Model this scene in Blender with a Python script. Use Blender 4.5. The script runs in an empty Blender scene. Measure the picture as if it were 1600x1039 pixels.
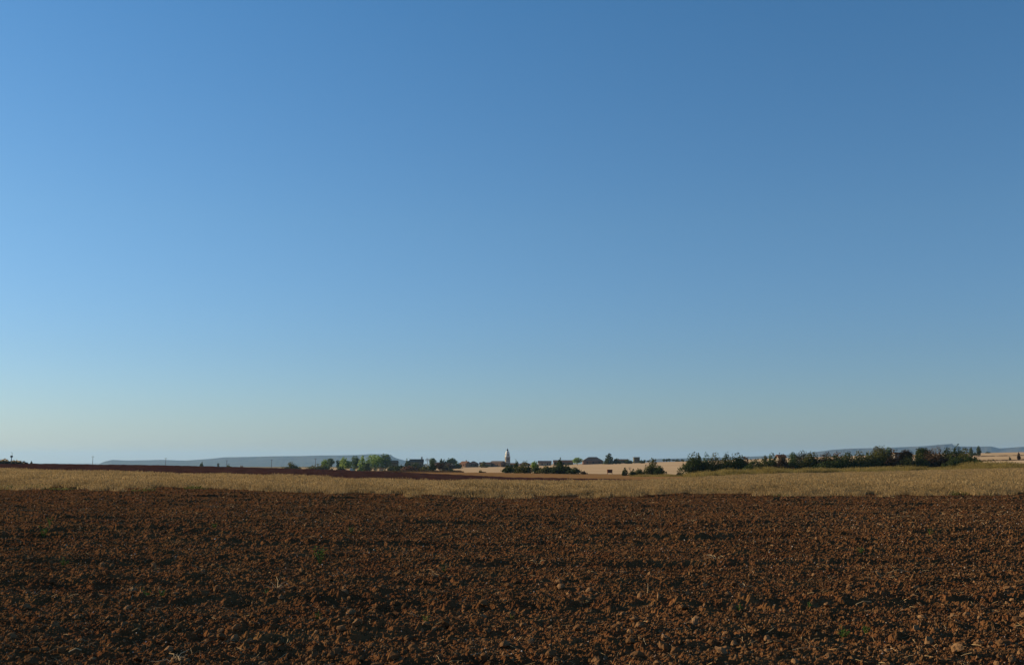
import bpy, math, random
import numpy as np
from mathutils import Vector, Matrix

random.seed(7)
RNG = np.random.default_rng(7)
S = bpy.context.scene
COL = S.collection

# ------------------------------------------------------------------ camera
F = 1640.0                       # focal length in photograph pixels (1600 wide)
HORIZ = 719.0
EYE = 1.65
PITCH = math.atan((HORIZ - 519.5) / F)
cam_d = bpy.data.cameras.new('camera')
cam_d.sensor_width = 36.0
cam_d.lens = 36.0 * F / 1600.0
cam_d.clip_start = 0.1
cam_d.clip_end = 60000
cam = bpy.data.objects.new('camera', cam_d)
cam.location = (0, 0, EYE)
cam.rotation_euler = (math.pi / 2 + PITCH, 0, 0)
COL.objects.link(cam)
S.camera = cam

# ------------------------------------------------------------------ light
SUN_EL = 16.0
SUN_AZ = -66.0                   # degrees from +Y (view direction), negative = to the left
world = bpy.data.worlds.new('World')
S.world = world
world.use_nodes = True
wn = world.node_tree
for n in list(wn.nodes):
    wn.nodes.remove(n)
sky = wn.nodes.new('ShaderNodeTexSky')
sky.sky_type = 'NISHITA'
sky.sun_disc = False
sky.sun_elevation = math.radians(SUN_EL)
sky.sun_rotation = math.radians(SUN_AZ)
sky.altitude = 0
sky.air_density = 1.2
sky.dust_density = 0.3
sky.ozone_density = 4.2
bgn = wn.nodes.new('ShaderNodeBackground')
bgn.inputs['Strength'].default_value = 0.09
wo = wn.nodes.new('ShaderNodeOutputWorld')
tint = wn.nodes.new('ShaderNodeVectorMath')     # tint painted over the sky: bluer zenith, pale blue low down, same all round
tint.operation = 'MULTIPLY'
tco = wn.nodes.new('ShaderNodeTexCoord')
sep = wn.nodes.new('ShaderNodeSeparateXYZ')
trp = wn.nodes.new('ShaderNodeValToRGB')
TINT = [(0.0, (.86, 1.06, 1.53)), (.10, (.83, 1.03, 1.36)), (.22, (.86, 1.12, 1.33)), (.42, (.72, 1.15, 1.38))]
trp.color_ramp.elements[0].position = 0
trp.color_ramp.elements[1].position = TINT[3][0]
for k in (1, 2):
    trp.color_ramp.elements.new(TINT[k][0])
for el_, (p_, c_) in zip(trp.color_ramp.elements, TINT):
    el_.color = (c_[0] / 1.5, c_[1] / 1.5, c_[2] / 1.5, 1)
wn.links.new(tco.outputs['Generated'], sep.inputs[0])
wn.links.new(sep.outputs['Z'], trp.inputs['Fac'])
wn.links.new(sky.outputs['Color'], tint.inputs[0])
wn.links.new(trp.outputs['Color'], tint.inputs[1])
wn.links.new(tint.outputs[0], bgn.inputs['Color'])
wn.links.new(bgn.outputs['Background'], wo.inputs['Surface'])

sun_d = bpy.data.lights.new('sun', 'SUN')
sun_d.energy = 4.6
sun_d.angle = math.radians(0.5)
sun_d.color = (1.0, 0.79, 0.50)
sun = bpy.data.objects.new('sun', sun_d)
a, e = math.radians(SUN_AZ), math.radians(SUN_EL)
to_sun = Vector((math.sin(a) * math.cos(e), math.cos(a) * math.cos(e), math.sin(e)))
sun.rotation_euler = to_sun.to_track_quat('Z', 'Y').to_euler()
sun.location = (-40, 0, 30)
COL.objects.link(sun)

S.view_settings.view_transform = 'Standard'
S.view_settings.look = 'None'
S.view_settings.exposure = 0.62
S.view_settings.gamma = 1.0
S.view_settings.use_curve_mapping = False
S.render.engine = 'CYCLES'
S.cycles.use_denoising = True
S.cycles.max_bounces = 6
S.cycles.diffuse_bounces = 3
S.cycles.volume_bounces = 1
S.cycles.transparent_max_bounces = 8
S.render.film_transparent = False


# ------------------------------------------------------------------ helpers
def ray(px, py):
    u = (px - 800.0) / F
    v = (519.5 - py) / F
    cp, sp = math.cos(PITCH), math.sin(PITCH)
    return u, cp - v * sp, sp + v * cp


def T(px):
    """slope x/y of the vertical plane through a column near the horizon"""
    u, y, z = ray(px, HORIZ)
    return u / y


def zat(py, d):
    u, y, z = ray(800, py)
    return EYE + z / y * d


def tagd(o, label=None, cat=None, group=None, kind=None):
    if label: o['label'] = label
    if cat: o['category'] = cat
    if group: o['group'] = group
    if kind: o['kind'] = kind
    return o


def empty(name, loc, rz=0):
    o = bpy.data.objects.new(name, None)
    o.location = loc
    o.rotation_euler = (0, 0, rz)
    o.empty_display_size = 0.2
    COL.objects.link(o)
    return o


def link_mesh(name, me, mat=None, parent=None, loc=(0, 0, 0), rot=(0, 0, 0)):
    o = bpy.data.objects.new(name, me)
    o.location = loc
    o.rotation_euler = rot
    if mat is not None and not me.materials:
        me.materials.append(mat)
    if parent is not None:
        o.parent = parent
    COL.objects.link(o)
    return o


def mesh_np(name, co, faces, smooth=False):
    """co (n,3); faces (m,k) all of one size"""
    co = np.asarray(co, np.float32)
    faces = np.asarray(faces, np.int32)
    me = bpy.data.meshes.new(name)
    m, k = faces.shape
    me.vertices.add(len(co))
    me.vertices.foreach_set('co', co.ravel())
    me.loops.add(m * k)
    me.loops.foreach_set('vertex_index', faces.ravel())
    me.polygons.add(m)
    me.polygons.foreach_set('loop_start', np.arange(0, m * k, k, dtype=np.int32))
    me.polygons.foreach_set('use_smooth', np.full(m, smooth, bool))
    me.update(calc_edges=True)
    return me


class MB:
    """collects boxes, tubes and polygons into one mesh"""
    def __init__(self):
        self.v, self.f = [], []

    def poly(self, pts, faces):
        n = len(self.v)
        self.v += [tuple(p) for p in pts]
        self.f += [tuple(i + n for i in f) for f in faces]

    def box(self, c, s):
        x, y, z = c
        a, b, h = s[0] / 2, s[1] / 2, s[2] / 2
        p = [(x + i * a, y + j * b, z + k * h) for k in (-1, 1) for j in (-1, 1) for i in (-1, 1)]
        self.poly(p, [(0, 2, 3, 1), (4, 5, 7, 6), (0, 1, 5, 4), (2, 6, 7, 3), (0, 4, 6, 2), (1, 3, 7, 5)])

    def tube(self, p0, p1, r0, r1, n=6):
        p0, p1 = Vector(p0), Vector(p1)
        d = (p1 - p0)
        if d.length < 1e-6:
            return
        q = d.to_track_quat('Z', 'Y')
        pts = []
        for p, r in ((p0, r0), (p1, r1)):
            for i in range(n):
                an = 2 * math.pi * i / n
                pts.append(p + q @ Vector((r * math.cos(an), r * math.sin(an), 0)))
        fs = [(i, (i + 1) % n, n + (i + 1) % n, n + i) for i in range(n)]
        fs += [tuple(range(n - 1, -1, -1)), tuple(range(n, 2 * n))]
        self.poly(pts, fs)

    def lathe(self, prof, n=12, c=(0, 0, 0)):
        pts, fs = [], []
        for r, z in prof:
            for i in range(n):
                an = 2 * math.pi * (i + .5) / n
                pts.append((c[0] + r * math.cos(an), c[1] + r * math.sin(an), c[2] + z))
        for k in range(len(prof) - 1):
            for i in range(n):
                j = (i + 1) % n
                fs.append((k * n + i, k * n + j, (k + 1) * n + j, (k + 1) * n + i))
        fs.append(tuple(range(n - 1, -1, -1)))
        b = (len(prof) - 1) * n
        fs.append(tuple(range(b, b + n)))
        self.poly(pts, fs)

    def build(self, name, mat, parent=None, smooth=False, loc=(0, 0, 0)):
        me = bpy.data.meshes.new(name)
        me.from_pydata(self.v, [], self.f)
        if smooth:
            for p in me.polygons:
                p.use_smooth = True
        me.update()
        return link_mesh(name, me, mat, parent, loc)


# ---- noise
def _h(ix, iy, seed):
    n = (ix.astype(np.int64) * 374761393 + iy.astype(np.int64) * 668265263 + seed * 1442695041) & 0x7fffffff
    n = ((n ^ (n >> 13)) * 1274126177) & 0x7fffffff
    n = ((n ^ (n >> 16)) * 2246822519) & 0x7fffffff
    n = n ^ (n >> 15)
    return (n & 0xffffff).astype(np.float32) / np.float32(0xffffff)


def vnoise(x, y, seed=0):
    ix, iy = np.floor(x), np.floor(y)
    fx, fy = (x - ix).astype(np.float32), (y - iy).astype(np.float32)
    ix, iy = ix.astype(np.int64), iy.astype(np.int64)
    ux = fx * fx * fx * (fx * (fx * 6 - 15) + 10)
    uy = fy * fy * fy * (fy * (fy * 6 - 15) + 10)
    a, b = _h(ix, iy, seed), _h(ix + 1, iy, seed)
    c, d = _h(ix, iy + 1, seed), _h(ix + 1, iy + 1, seed)
    return (a * (1 - ux) + b * ux) * (1 - uy) + (c * (1 - ux) + d * ux) * uy * 1.0


def fbm(x, y, oct=3, seed=0):
    s, am, tot = 0, 1.0, 0
    for i in range(oct):
        s = s + am * (vnoise(x * 2 ** i + 17.3 * i, y * 2 ** i - 9.1 * i, seed + i) - .5)
        tot += am
        am *= .5
    return s / tot


def cells(x, y, seed=0, jit=.95):
    """clod field: union of rounded lumps, each cell its own size and height"""
    ix, iy = np.floor(x).astype(np.int64), np.floor(y).astype(np.int64)
    out = np.zeros(x.shape, np.float32)
    for dx in (-1, 0, 1):
        for dy in (-1, 0, 1):
            cx, cy = ix + dx, iy + dy
            px = cx + .5 + (_h(cx, cy, seed) - .5) * jit
            py = cy + .5 + (_h(cx, cy, seed + 11) - .5) * jit
            hr = _h(cx, cy, seed + 23)
            rr = .35 + .5 * _h(cx, cy, seed + 31)
            an = _h(cx, cy, seed + 41) * 3.1416
            ca, sa = np.cos(an), np.sin(an)
            ex, ey = x - px, y - py
            a, b = (ex * ca + ey * sa), (-ex * sa + ey * ca) * 1.45
            d2 = (a * a + b * b) / (rr * rr)
            out = np.maximum(out, hr * hr * np.sqrt(np.clip(1 - d2, 0, 1)))
    return out


# ------------------------------------------------------------------ terrain
PX = np.array([-900, -400, 0, 250, 450, 560, 640, 800, 1000, 1100, 1300, 1600, 2000, 2600], float)
D_N = [0, 50, 95, 180, 300, 600, 850, 1000, 1500, 3500, 9000, 30000]
YP = {   # apparent height of the ground (photograph row) seen at that distance
    50:   [768, 767, 767, 768, 770, 772, 774, 777, 777, 776, 775, 772, 770, 770],
    95:   [737, 737, 739, 746, 750, 754, 757, 757.5, 758, 754, 752, 744, 741, 741],
    180:  [721, 722.5, 724, 727, 732, 735.5, 738.5, 745.5, 747, 746, 742.5, 735, 732, 732],
    300:  [730, 732, 733, 736, 739, 738.5, 737.5, 738.5, 741, 741, 736, 728, 726, 726],
    600:  [730, 732, 733, 734, 736, 736.5, 735.5, 733, 729, 727, 721, 713, 711, 711],
    850:  [729, 731, 731, 731, 733, 732, 731.0, 729.0, 723, 720.5, 715, 708, 706, 706],
    1000: [729, 730, 730, 730, 731, 731, 730, 728, 722.5, 720, 713, 706, 704, 704],
    1500: [728, 729, 729, 729, 729, 729, 729, 727, 724, 722, 716, 710, 709, 709],
    3500: [731, 731, 731, 731, 732, 732, 732, 728, 723, 720, 717.5, 716, 716, 716],
    9000: [728, 728, 728, 728, 729, 729, 729, 726, 722, 721, 720, 720, 720, 720],
}
TT = np.array([T(p) for p in PX])
TD = np.linspace(-4, 4, 1601)
ZT = []
for d in D_N:
    if d == 0:
        row = np.zeros(len(PX))
    elif d == 30000:
        row = np.full(len(PX), -56.0)
    else:
        row = np.array([zat(p, d) for p in YP[d]])
    dense = np.interp(TD, TT, row)
    k = np.exp(-np.linspace(-2.5, 2.5, 17) ** 2)
    k /= k.sum()
    dense = np.convolve(np.pad(dense, 8, mode='edge'), k, mode='valid')
    ZT.append(dense)
ZT = np.array(ZT)
LD = np.log(np.array(D_N, float) + 20)


def H(x, y):
    x = np.asarray(x, float)
    y = np.asarray(y, float)
    yy = np.maximum(y, 0.5)
    t = np.clip(x / yy, -3.99, 3.99)
    ld = np.log(np.clip(yy, 0, 29999) + 20)
    fi = (t - TD[0]) / (TD[1] - TD[0])
    i = np.clip(fi.astype(int), 0, len(TD) - 2)
    fi = fi - i
    j = np.clip(np.searchsorted(LD, ld, side='right') - 1, 0, len(LD) - 2)
    fj = (ld - LD[j]) / (LD[j + 1] - LD[j])
    fj = np.where(j < 2, fj * fj * (3 - 2 * fj), fj)
    z = (ZT[j, i] * (1 - fi) + ZT[j, i + 1] * fi) * (1 - fj) + (ZT[j + 1, i] * (1 - fi) + ZT[j + 1, i + 1] * fi) * fj
    return z * np.clip(y / 20.0, 0, 1)


def ground(px, y):
    """world point on the terrain, y metres ahead, in the vertical plane of a column"""
    x = T(px) * y
    return Vector((x, y, float(H(x, y))))


# ------------------------------------------------------------------ materials
def nmat(name):
    m = bpy.data.materials.new(name)
    m.use_nodes = True
    nt = m.node_tree
    b = nt.nodes['Principled BSDF']
    b.inputs['Specular IOR Level'].default_value = 0.0
    return m, nt, b


def ramp(nt, stops):
    r = nt.nodes.new('ShaderNodeValToRGB')
    el = r.color_ramp.elements
    el[0].position, el[0].color = stops[0][0], (*stops[0][1], 1)
    el[1].position, el[1].color = stops[-1][0], (*stops[-1][1], 1)
    for p, c in stops[1:-1]:
        x = el.new(p)
        x.color = (*c, 1)
    return r


def noise_mat(name, stops, scale=1.0, detail=6, rough=.95, bump=0, bscale=None, stretch=(1, 1, 1), rnd=0.0, world_pos=True):
    m, nt, b = nmat(name)
    if world_pos:
        src = nt.nodes.new('ShaderNodeNewGeometry').outputs['Position']
    else:
        src = nt.nodes.new('ShaderNodeTexCoord').outputs['Object']
    mp = nt.nodes.new('ShaderNodeMapping')
    mp.inputs['Scale'].default_value = stretch
    nt.links.new(src, mp.inputs['Vector'])
    tx = nt.nodes.new('ShaderNodeTexNoise')
    tx.inputs['Scale'].default_value = scale
    tx.inputs['Detail'].default_value = detail
    tx.inputs['Roughness'].default_value = .62
    nt.links.new(mp.outputs['Vector'], tx.inputs['Vector'])
    fac = tx.outputs['Fac']
    if rnd:
        oi = nt.nodes.new('ShaderNodeObjectInfo')
        ma = nt.nodes.new('ShaderNodeMath')
        ma.operation = 'MULTIPLY_ADD'
        ma.inputs[1].default_value = rnd
        nt.links.new(oi.outputs['Random'], ma.inputs[0])
        sb = nt.nodes.new('ShaderNodeMath')
        sb.operation = 'SUBTRACT'
        sb.inputs[1].default_value = rnd / 2
        nt.links.new(fac, sb.inputs[0])
        nt.links.new(sb.outputs[0], ma.inputs[2])
        fac = ma.outputs[0]
    r = ramp(nt, stops)
    nt.links.new(fac, r.inputs['Fac'])
    nt.links.new(r.outputs['Color'], b.inputs['Base Color'])
    b.inputs['Roughness'].default_value = rough
    if bump:
        t2 = nt.nodes.new('ShaderNodeTexNoise')
        t2.inputs['Scale'].default_value = bscale or scale * 4
        t2.inputs['Detail'].default_value = 4
        nt.links.new(mp.outputs['Vector'], t2.inputs['Vector'])
        bp = nt.nodes.new('ShaderNodeBump')
        bp.inputs['Strength'].default_value = 1
        bp.inputs['Distance'].default_value = bump
        nt.links.new(t2.outputs['Fac'], bp.inputs['Height'])
        nt.links.new(bp.outputs['Normal'], b.inputs['Normal'])
    return m


def leaf_mat(name, c0, c1, trans=.35, scale=.7):
    m, nt, b = nmat(name)
    geo = nt.nodes.new('ShaderNodeNewGeometry')
    tx = nt.nodes.new('ShaderNodeTexNoise')
    tx.inputs['Scale'].default_value = scale
    tx.inputs['Detail'].default_value = 5
    tx.inputs['Roughness'].default_value = .7
    nt.links.new(geo.outputs['Position'], tx.inputs['Vector'])
    r = ramp(nt, [(.32, c0), (.68, c1)])
    ad = nt.nodes.new('ShaderNodeMath')
    ad.operation = 'MULTIPLY_ADD'
    ad.inputs[1].default_value = .3
    nt.links.new(geo.outputs['Random Per Island'], ad.inputs[0])
    sb = nt.nodes.new('ShaderNodeMath')
    sb.operation = 'SUBTRACT'
    sb.inputs[1].default_value = .15
    nt.links.new(tx.outputs['Fac'], sb.inputs[0])
    nt.links.new(sb.outputs[0], ad.inputs[2])
    nt.links.new(ad.outputs[0], r.inputs['Fac'])
    nt.links.new(r.outputs['Color'], b.inputs['Base Color'])
    b.inputs['Roughness'].default_value = .7
    b.inputs['Specular IOR Level'].default_value = 0.04
    tr = nt.nodes.new('ShaderNodeBsdfTranslucent')
    nt.links.new(r.outputs['Color'], tr.inputs['Color'])
    mx = nt.nodes.new('ShaderNodeMixShader')
    mx.inputs['Fac'].default_value = trans
    out = [n for n in nt.nodes if n.type == 'OUTPUT_MATERIAL'][0]
    nt.links.new(b.outputs[0], mx.inputs[1])
    nt.links.new(tr.outputs[0], mx.inputs[2])
    nt.links.new(mx.outputs[0], out.inputs['Surface'])
    return m


def plain(name, c, rough=.85, var=.25, scale=1.5):
    lo = tuple(v * (1 - var) for v in c)
    hi = tuple(v * (1 + var) for v in c)
    return noise_mat(name, [(.3, lo), (.7, hi)], scale=scale, rough=rough)


SOIL = [(.22, (.068, .032, .015)), (.45, (.124, .0575, .025)), (.6, (.162, .077, .033)), (.8, (.225, .121, .056))]
M_soil = noise_mat('soil', SOIL, scale=2.2, detail=9, bump=.02, bscale=28)
M_clod = noise_mat('clod_soil', [(.2, (.080, .042, .020)), (.5, (.145, .076, .034)), (.8, (.225, .128, .062))], scale=6, detail=5, bump=.006, bscale=60, rnd=.55)
M_pebble = noise_mat('pale_pebble', [(.3, (.34, .25, .17)), (.7, (.62, .52, .42))], scale=9, rough=.7, rnd=.5)
M_straw = noise_mat('straw', [(.3, (.30, .19, .085)), (.7, (.56, .41, .22))], scale=8, rough=.7, rnd=.5)
M_dark = noise_mat('dark_ploughed_soil', [(.3, (.042, .020, .017)), (.7, (.085, .040, .030))], scale=.5, detail=8)
M_grassground = noise_mat('grass_ground_soil', [(.3, (.09, .062, .03)), (.7, (.19, .13, .06))], scale=.8, detail=8)
M_stub = noise_mat('brown_stubble', [(.3, (.20, .104, .038)), (.7, (.34, .190, .078))], scale=.35, detail=8, stretch=(.35, 1, 1))
M_margin = noise_mat('margin_ground', [(.3, (.11, .085, .03)), (.7, (.22, .15, .06))], scale=.3, detail=8)
M_gold = noise_mat('golden_stubble', [(.25, (.45, .30, .16)), (.5, (.57, .40, .225)), (.75, (.66, .48, .285))], scale=.05, detail=10, stretch=(.25, 1, 1), bump=.15, bscale=1.2)
M_plain = noise_mat('dry_plain', [(.3, (.16, .13, .07)), (.7, (.34, .26, .15))], scale=.004, detail=8)
M_hill = noise_mat('hill_rock', [(.3, (.05, .056, .05)), (.7, (.105, .10, .08))], scale=.006, detail=8)
M_grass = leaf_mat('dry_grass', (.22, .152, .066), (.42, .295, .138), trans=.35, scale=.35)
M_margrass = leaf_mat('margin_grass', (.17, .13, .035), (.33, .25, .085), trans=.35, scale=.15)
M_weed = leaf_mat('weed_leaf', (.05, .10, .02), (.10, .19, .04), trans=.3, scale=9)
M_bark = plain('bark', (.085, .062, .042), scale=6)
M_twig = plain('grey_twigs', (.15, .12, .10), scale=4)
LEAF = {
    'dark':   leaf_mat('leaf_dark_green', (.030, .045, .014), (.075, .095, .030), .3),
    'olive':  leaf_mat('leaf_olive', (.060, .066, .020), (.135, .130, .040), .35),
    'bright': leaf_mat('leaf_bright_green', (.125, .20, .04), (.25, .33, .08), .5),
    'blue':   leaf_mat('leaf_blue_green', (.058, .10, .05), (.12, .175, .09), .45),
    'grey':   leaf_mat('leaf_grey_green', (.060, .066, .042), (.115, .115, .075), .3),
    'brown':  leaf_mat('leaf_brown', (.050, .032, .018), (.105, .066, .036), .25),
    'rust':   leaf_mat('leaf_rust', (.085, .044, .024), (.16, .082, .044), .25),
    'pale':   leaf_mat('leaf_pale_dry', (.24, .19, .11), (.42, .33, .20), .55),
}
M_wall_white = plain('white_wall', (.62, .58, .50))
M_wall_brick = noise_mat('brick_wall', [(.3, (.15, .082, .052)), (.7, (.25, .145, .09))], scale=1.2, detail=6)
M_wall_adobe = noise_mat('adobe_wall', [(.3, (.27, .19, .12)), (.7, (.40, .29, .18))], scale=1.0, detail=6)
M_wall_grey = plain('grey_wall', (.11, .105, .075))
M_roof_tile = noise_mat('clay_tile_roof', [(.3, (.13, .070, .045)), (.7, (.21, .115, .072))], scale=1.5, detail=6)
M_roof_dark = noise_mat('weathered_dark_roof', [(.3, (.10, .073, .056)), (.7, (.165, .12, .09))], scale=1.5, detail=6)
M_roof_slate = noise_mat('dark_slate_roof', [(.3, (.035, .042, .038)), (.7, (.07, .078, .068))], scale=1.5, detail=6)
M_stone_dark = noise_mat('weathered_brown_stone', [(.3, (.17, .15, .13)), (.7, (.27, .24, .205))], scale=.8, detail=7)
M_stone_pale = noise_mat('pale_limestone', [(.3, (.46, .455, .41)), (.7, (.62, .61, .55))], scale=.8, detail=7)
M_black = plain('dark_metal', (.025, .025, .028), rough=.5)
M_glass = plain('dark_window', (.02, .022, .026), rough=.2)
M_wood = plain('weathered_wood', (.13, .10, .075), scale=5)
M_rust = plain('rusty_iron', (.13, .05, .03), scale=3)

def patchy(m, scale, lo, hi, stretch=(1, 1, 1)):
    nt = m.node_tree
    b = nt.nodes['Principled BSDF']
    src = b.inputs['Base Color'].links[0].from_socket
    geo = nt.nodes.new('ShaderNodeNewGeometry')
    mp = nt.nodes.new('ShaderNodeMapping')
    mp.inputs['Scale'].default_value = stretch
    nt.links.new(geo.outputs['Position'], mp.inputs['Vector'])
    tx = nt.nodes.new('ShaderNodeTexNoise')
    tx.inputs['Scale'].default_value = scale
    tx.inputs['Detail'].default_value = 4
    nt.links.new(mp.outputs['Vector'], tx.inputs['Vector'])
    r = ramp(nt, [(.3, lo), (.7, hi)])
    nt.links.new(tx.outputs['Fac'], r.inputs['Fac'])
    mx = nt.nodes.new('ShaderNodeMix')
    mx.data_type = 'RGBA'
    mx.blend_type = 'MULTIPLY'
    mx.inputs['Factor'].default_value = 1
    nt.links.new(src, mx.inputs['A'])
    nt.links.new(r.outputs['Color'], mx.inputs['B'])
    nt.links.new(mx.outputs['Result'], b.inputs['Base Color'])


patchy(M_soil, .55, (.74, .72, .74), (1.0, 1.0, .98), (.5, 1.2, 1))
patchy(M_soil, 2.6, (1.08, .93, .88), (.95, 1.06, .98), (.6, 1.3, 1))
patchy(M_gold, .02, (.84, .80, .76), (1.0, 1.0, 1.0), (.3, 1.5, 1))
# ------------------------------------------------------------------ the ground
def cols_of(pxs):
    return np.array([T(p) for p in pxs])


def strip(name, d0, d1, pxs, n, mat, disp=None, parent=None, smooth=True, dz=0.0):
    pxs = np.asarray(pxs, float)
    t = cols_of(pxs)
    a = np.array([d0(p) for p in pxs]) if callable(d0) else np.full(len(pxs), float(d0))
    b = np.array([d1(p) for p in pxs]) if callable(d1) else np.full(len(pxs), float(d1))
    w = np.linspace(0, 1, n)[:, None]
    Y = np.exp(np.log(a)[None] * (1 - w) + np.log(b)[None] * w)
    X = t[None] * Y
    Z = H(X, Y) + dz
    if disp is not None:
        Z = Z + disp(X, Y)
    co = np.stack([X, Y, Z], -1).reshape(-1, 3)
    nc = len(pxs)
    i = np.arange((n - 1) * (nc - 1))
    r, c = i // (nc - 1), i % (nc - 1)
    v = r * nc + c
    faces = np.stack([v, v + 1, v + nc + 1, v + nc], -1)
    o = link_mesh(name, mesh_np(name, co, faces, smooth), mat, parent)
    o['kind'] = 'structure'
    return o


def interp(*pairs):
    xs = [p[0] for p in pairs]
    ys = [p[1] for p in pairs]
    return lambda p: float(np.interp(p, xs, ys))


GR_NEAR = interp((-900, 57), (0, 56), (400, 54.2), (800, 53.2), (2600, 53.2))
grass_near = lambda p: GR_NEAR(p) + 1.3 * math.sin(p * .0071) + .9 * math.sin(p * .023 + 1)
grass_far = interp((-900, 95), (1000, 95), (1100, 130), (1190, 185), (2600, 185))
dark_far = interp((-900, 180), (640, 180), (760, 176), (900, 168), (1000, 152), (1090, 127.5), (1100, 130.5), (1190, 185.5), (2600, 185.5))
gold_near = interp((-900, 300), (1500, 300), (1545, 205), (2600, 205))

wide = np.concatenate([np.linspace(-5600, -500, 60)[:-1], np.arange(-500, 2101, 6), np.linspace(2100, 7200, 60)[1:]])


def soil_disp(X, Y):
    dist = np.sqrt(X * X + Y * Y)
    ang = math.radians(3)
    fx, fy = X * math.cos(ang) + Y * math.sin(ang), -X * math.sin(ang) + Y * math.cos(ang)
    wob = fbm(X * .35, Y * .35, 2, 5) * 1.1
    z = fbm(X * .22, Y * .3, 3, 1) * .16
    furrow = np.sin((fy + wob) * 2 * math.pi / .95)
    z = z + .016 * furrow * (.5 + vnoise(X * .3, Y * .6, 77))
    # every tool pass leaves a broken ridge and a smoother strip
    ph = ((fy + .8 * wob) / 2.3) % 1.0
    z = z + .072 * np.exp(-((ph - .5) / .10) ** 2) * np.clip(vnoise(X * .22, fy * .43, 78) * 2 - .5, 0, 1)
    wx, wy = fbm(X * 6, Y * 6, 2, 9) * .12, fbm(X * 6 + 40, Y * 6, 2, 19) * .12
    dens = (1 - .40 * np.clip((Y - 10) / 15, 0, 1)) * np.clip(fbm(X * .4, Y * .9, 3, 33) * 2.6 + .62 + .25 * np.cos((ph - .5) * 6.283), .15, 1.25)
    z = z + .048 * cells((X + wx) / .21, (Y + wy) / .21, 3) * dens
    z = z + .036 * cells((X + wx) / .09 + 7, (Y + wy) / .09, 4) * dens
    z = z + .020 * cells((X + wx) / .048, (Y + wy) / .048 + 3, 6)
    z = z + .10 * np.clip(fbm(X * .9 + 9, Y * 1.6, 3, 62) - .02, -1, .12)
    z = z + .026 * fbm(X * 11, Y * 11, 3, 60) + .018 * fbm(X * 23, Y * 23, 2, 63) + .016 * fbm(X * 46, Y * 46, 2, 61)
    fade = np.clip((62 - Y) / 6, 0.25, 1)
    return (z * fade - .03).astype(np.float32)


tcols = np.concatenate([np.linspace(-2600, -160, 80)[:-1], np.linspace(-160, 1760, 860), np.linspace(1760, 4200, 80)[1:]])
field = strip('ploughed_field', 5.4, 60.0, tcols, 860, M_soil, soil_disp, smooth=False)
# the same field beside and behind the photographer
gx, gy = np.meshgrid(np.linspace(-170, 170, 171), np.linspace(-80, 60, 71))
away = (np.abs(gx) > 1.0 * np.maximum(gy, 0) + 4) | (gy < 5.0)
gz = H(gx, gy) + .10 * fbm(gx * .5, gy * .5, 3, 3) - .04
idx = np.arange(gx.size).reshape(gx.shape)
q = np.stack([idx[:-1, :-1], idx[:-1, 1:], idx[1:, 1:], idx[1:, :-1]], -1).reshape(-1, 4)
keep = away.ravel()[q].all(1)
back = link_mesh('ploughed_field_surroundings', mesh_np('ploughed_field_surroundings', np.stack([gx, gy, gz], -1).reshape(-1, 3), q[keep], True), M_soil)
back['kind'] = 'structure'

strip('grass_ground', lambda p: grass_near(p) - .3, grass_far, wide, 60, M_grassground, lambda X, Y: .07 * fbm(X * 1.5, Y * 1.5, 3, 2) + .01)
strip('dark_ploughed_field', grass_far, dark_far, np.concatenate([np.linspace(-900, -150, 60)[:-1], np.arange(-150, 1092, 2)]), 90, M_dark,
      lambda X, Y: .16 * fbm(X * .9, Y * .9, 3, 8) + .08 * np.sin(Y * 2.2 + .05 * X), smooth=False)
strip('brown_stubble_field', dark_far, gold_near, np.arange(-900, 1113, 6), 40, M_stub, lambda X, Y: .08 * fbm(X * .6, Y * .6, 3, 12))
strip('field_margin', grass_far, gold_near, np.arange(1110, 2610, 6), 30, M_margin, lambda X, Y: .10 * fbm(X * .6, Y * .6, 3, 13))
strip('golden_field', gold_near, 1010, np.arange(-900, 2610, 8), 70, M_gold, lambda X, Y: .1 * fbm(X * .3, Y * .3, 3, 14))
strip('far_plain', 1010, 19500, np.arange(-900, 2610, 20), 80, M_plain)
# outer land to the sides, so that the ground runs on out of the frame
for nm, sgn, p0 in (('left_land', -1, -900), ('right_land', 1, 2600)):
    pp = np.linspace(p0, p0 + sgn * 5000, 40)
    if sgn < 0:
        pp = pp[::-1]
    strip(nm, 95 if sgn < 0 else 185, 15000, pp, 50, M_plain)

# ------------------------------------------------------------------ table mountains far off
def ridge(name, prof, dist, base_py, depth, seed):
    xs = np.array([p[0] for p in prof], float)
    ys = np.array([p[1] for p in prof], float)
    pxs = np.arange(xs[0], xs[-1] + .1, 1.5)
    top = np.interp(pxs, xs, ys)
    t = cols_of(pxs)
    zt = np.array([zat(p, dist) for p in top])
    zb = zat(base_py, dist * .9)
    # section: foot, scree slope, cliff, plateau lip, back
    sec = [(-.24, -.12), (-.17, .06), (-.11, .24), (-.065, .48), (-.035, .68), (-.012, .82), (-.004, .97), (0, 1), (.06, 1.0), (.2, .9), (.35, 0)]
    rows = []
    for k, (dy, h) in enumerate(sec):
        y = dist * (1 + dy * depth)
        j = fbm(pxs * .05 + 3 * k, pxs * 0 + k * .7, 3, seed) * dist * .012 * (1 if 0 < k < 7 else 0)
        yy = y + j
        # gullies on the slope
        g = fbm(pxs * .16, pxs * 0 + k * .35, 3, seed + 5) * .05 * (1 if 1 <= k <= 5 else 0)
        zz = zb + (zt - zb) * np.clip(h + g, -.2, 1)
        rows.append(np.stack([t * yy, yy, zz], -1))
    co = np.array(rows)
    n, nc = co.shape[:2]
    i = np.arange((n - 1) * (nc - 1))
    r, c = i // (nc - 1), i % (nc - 1)
    v = r * nc + c
    o = link_mesh(name, mesh_np(name, co.reshape(-1, 3), np.stack([v, v + 1, v + nc + 1, v + nc], -1), False), M_hill)
    o['kind'] = 'structure'
    return o


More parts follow.
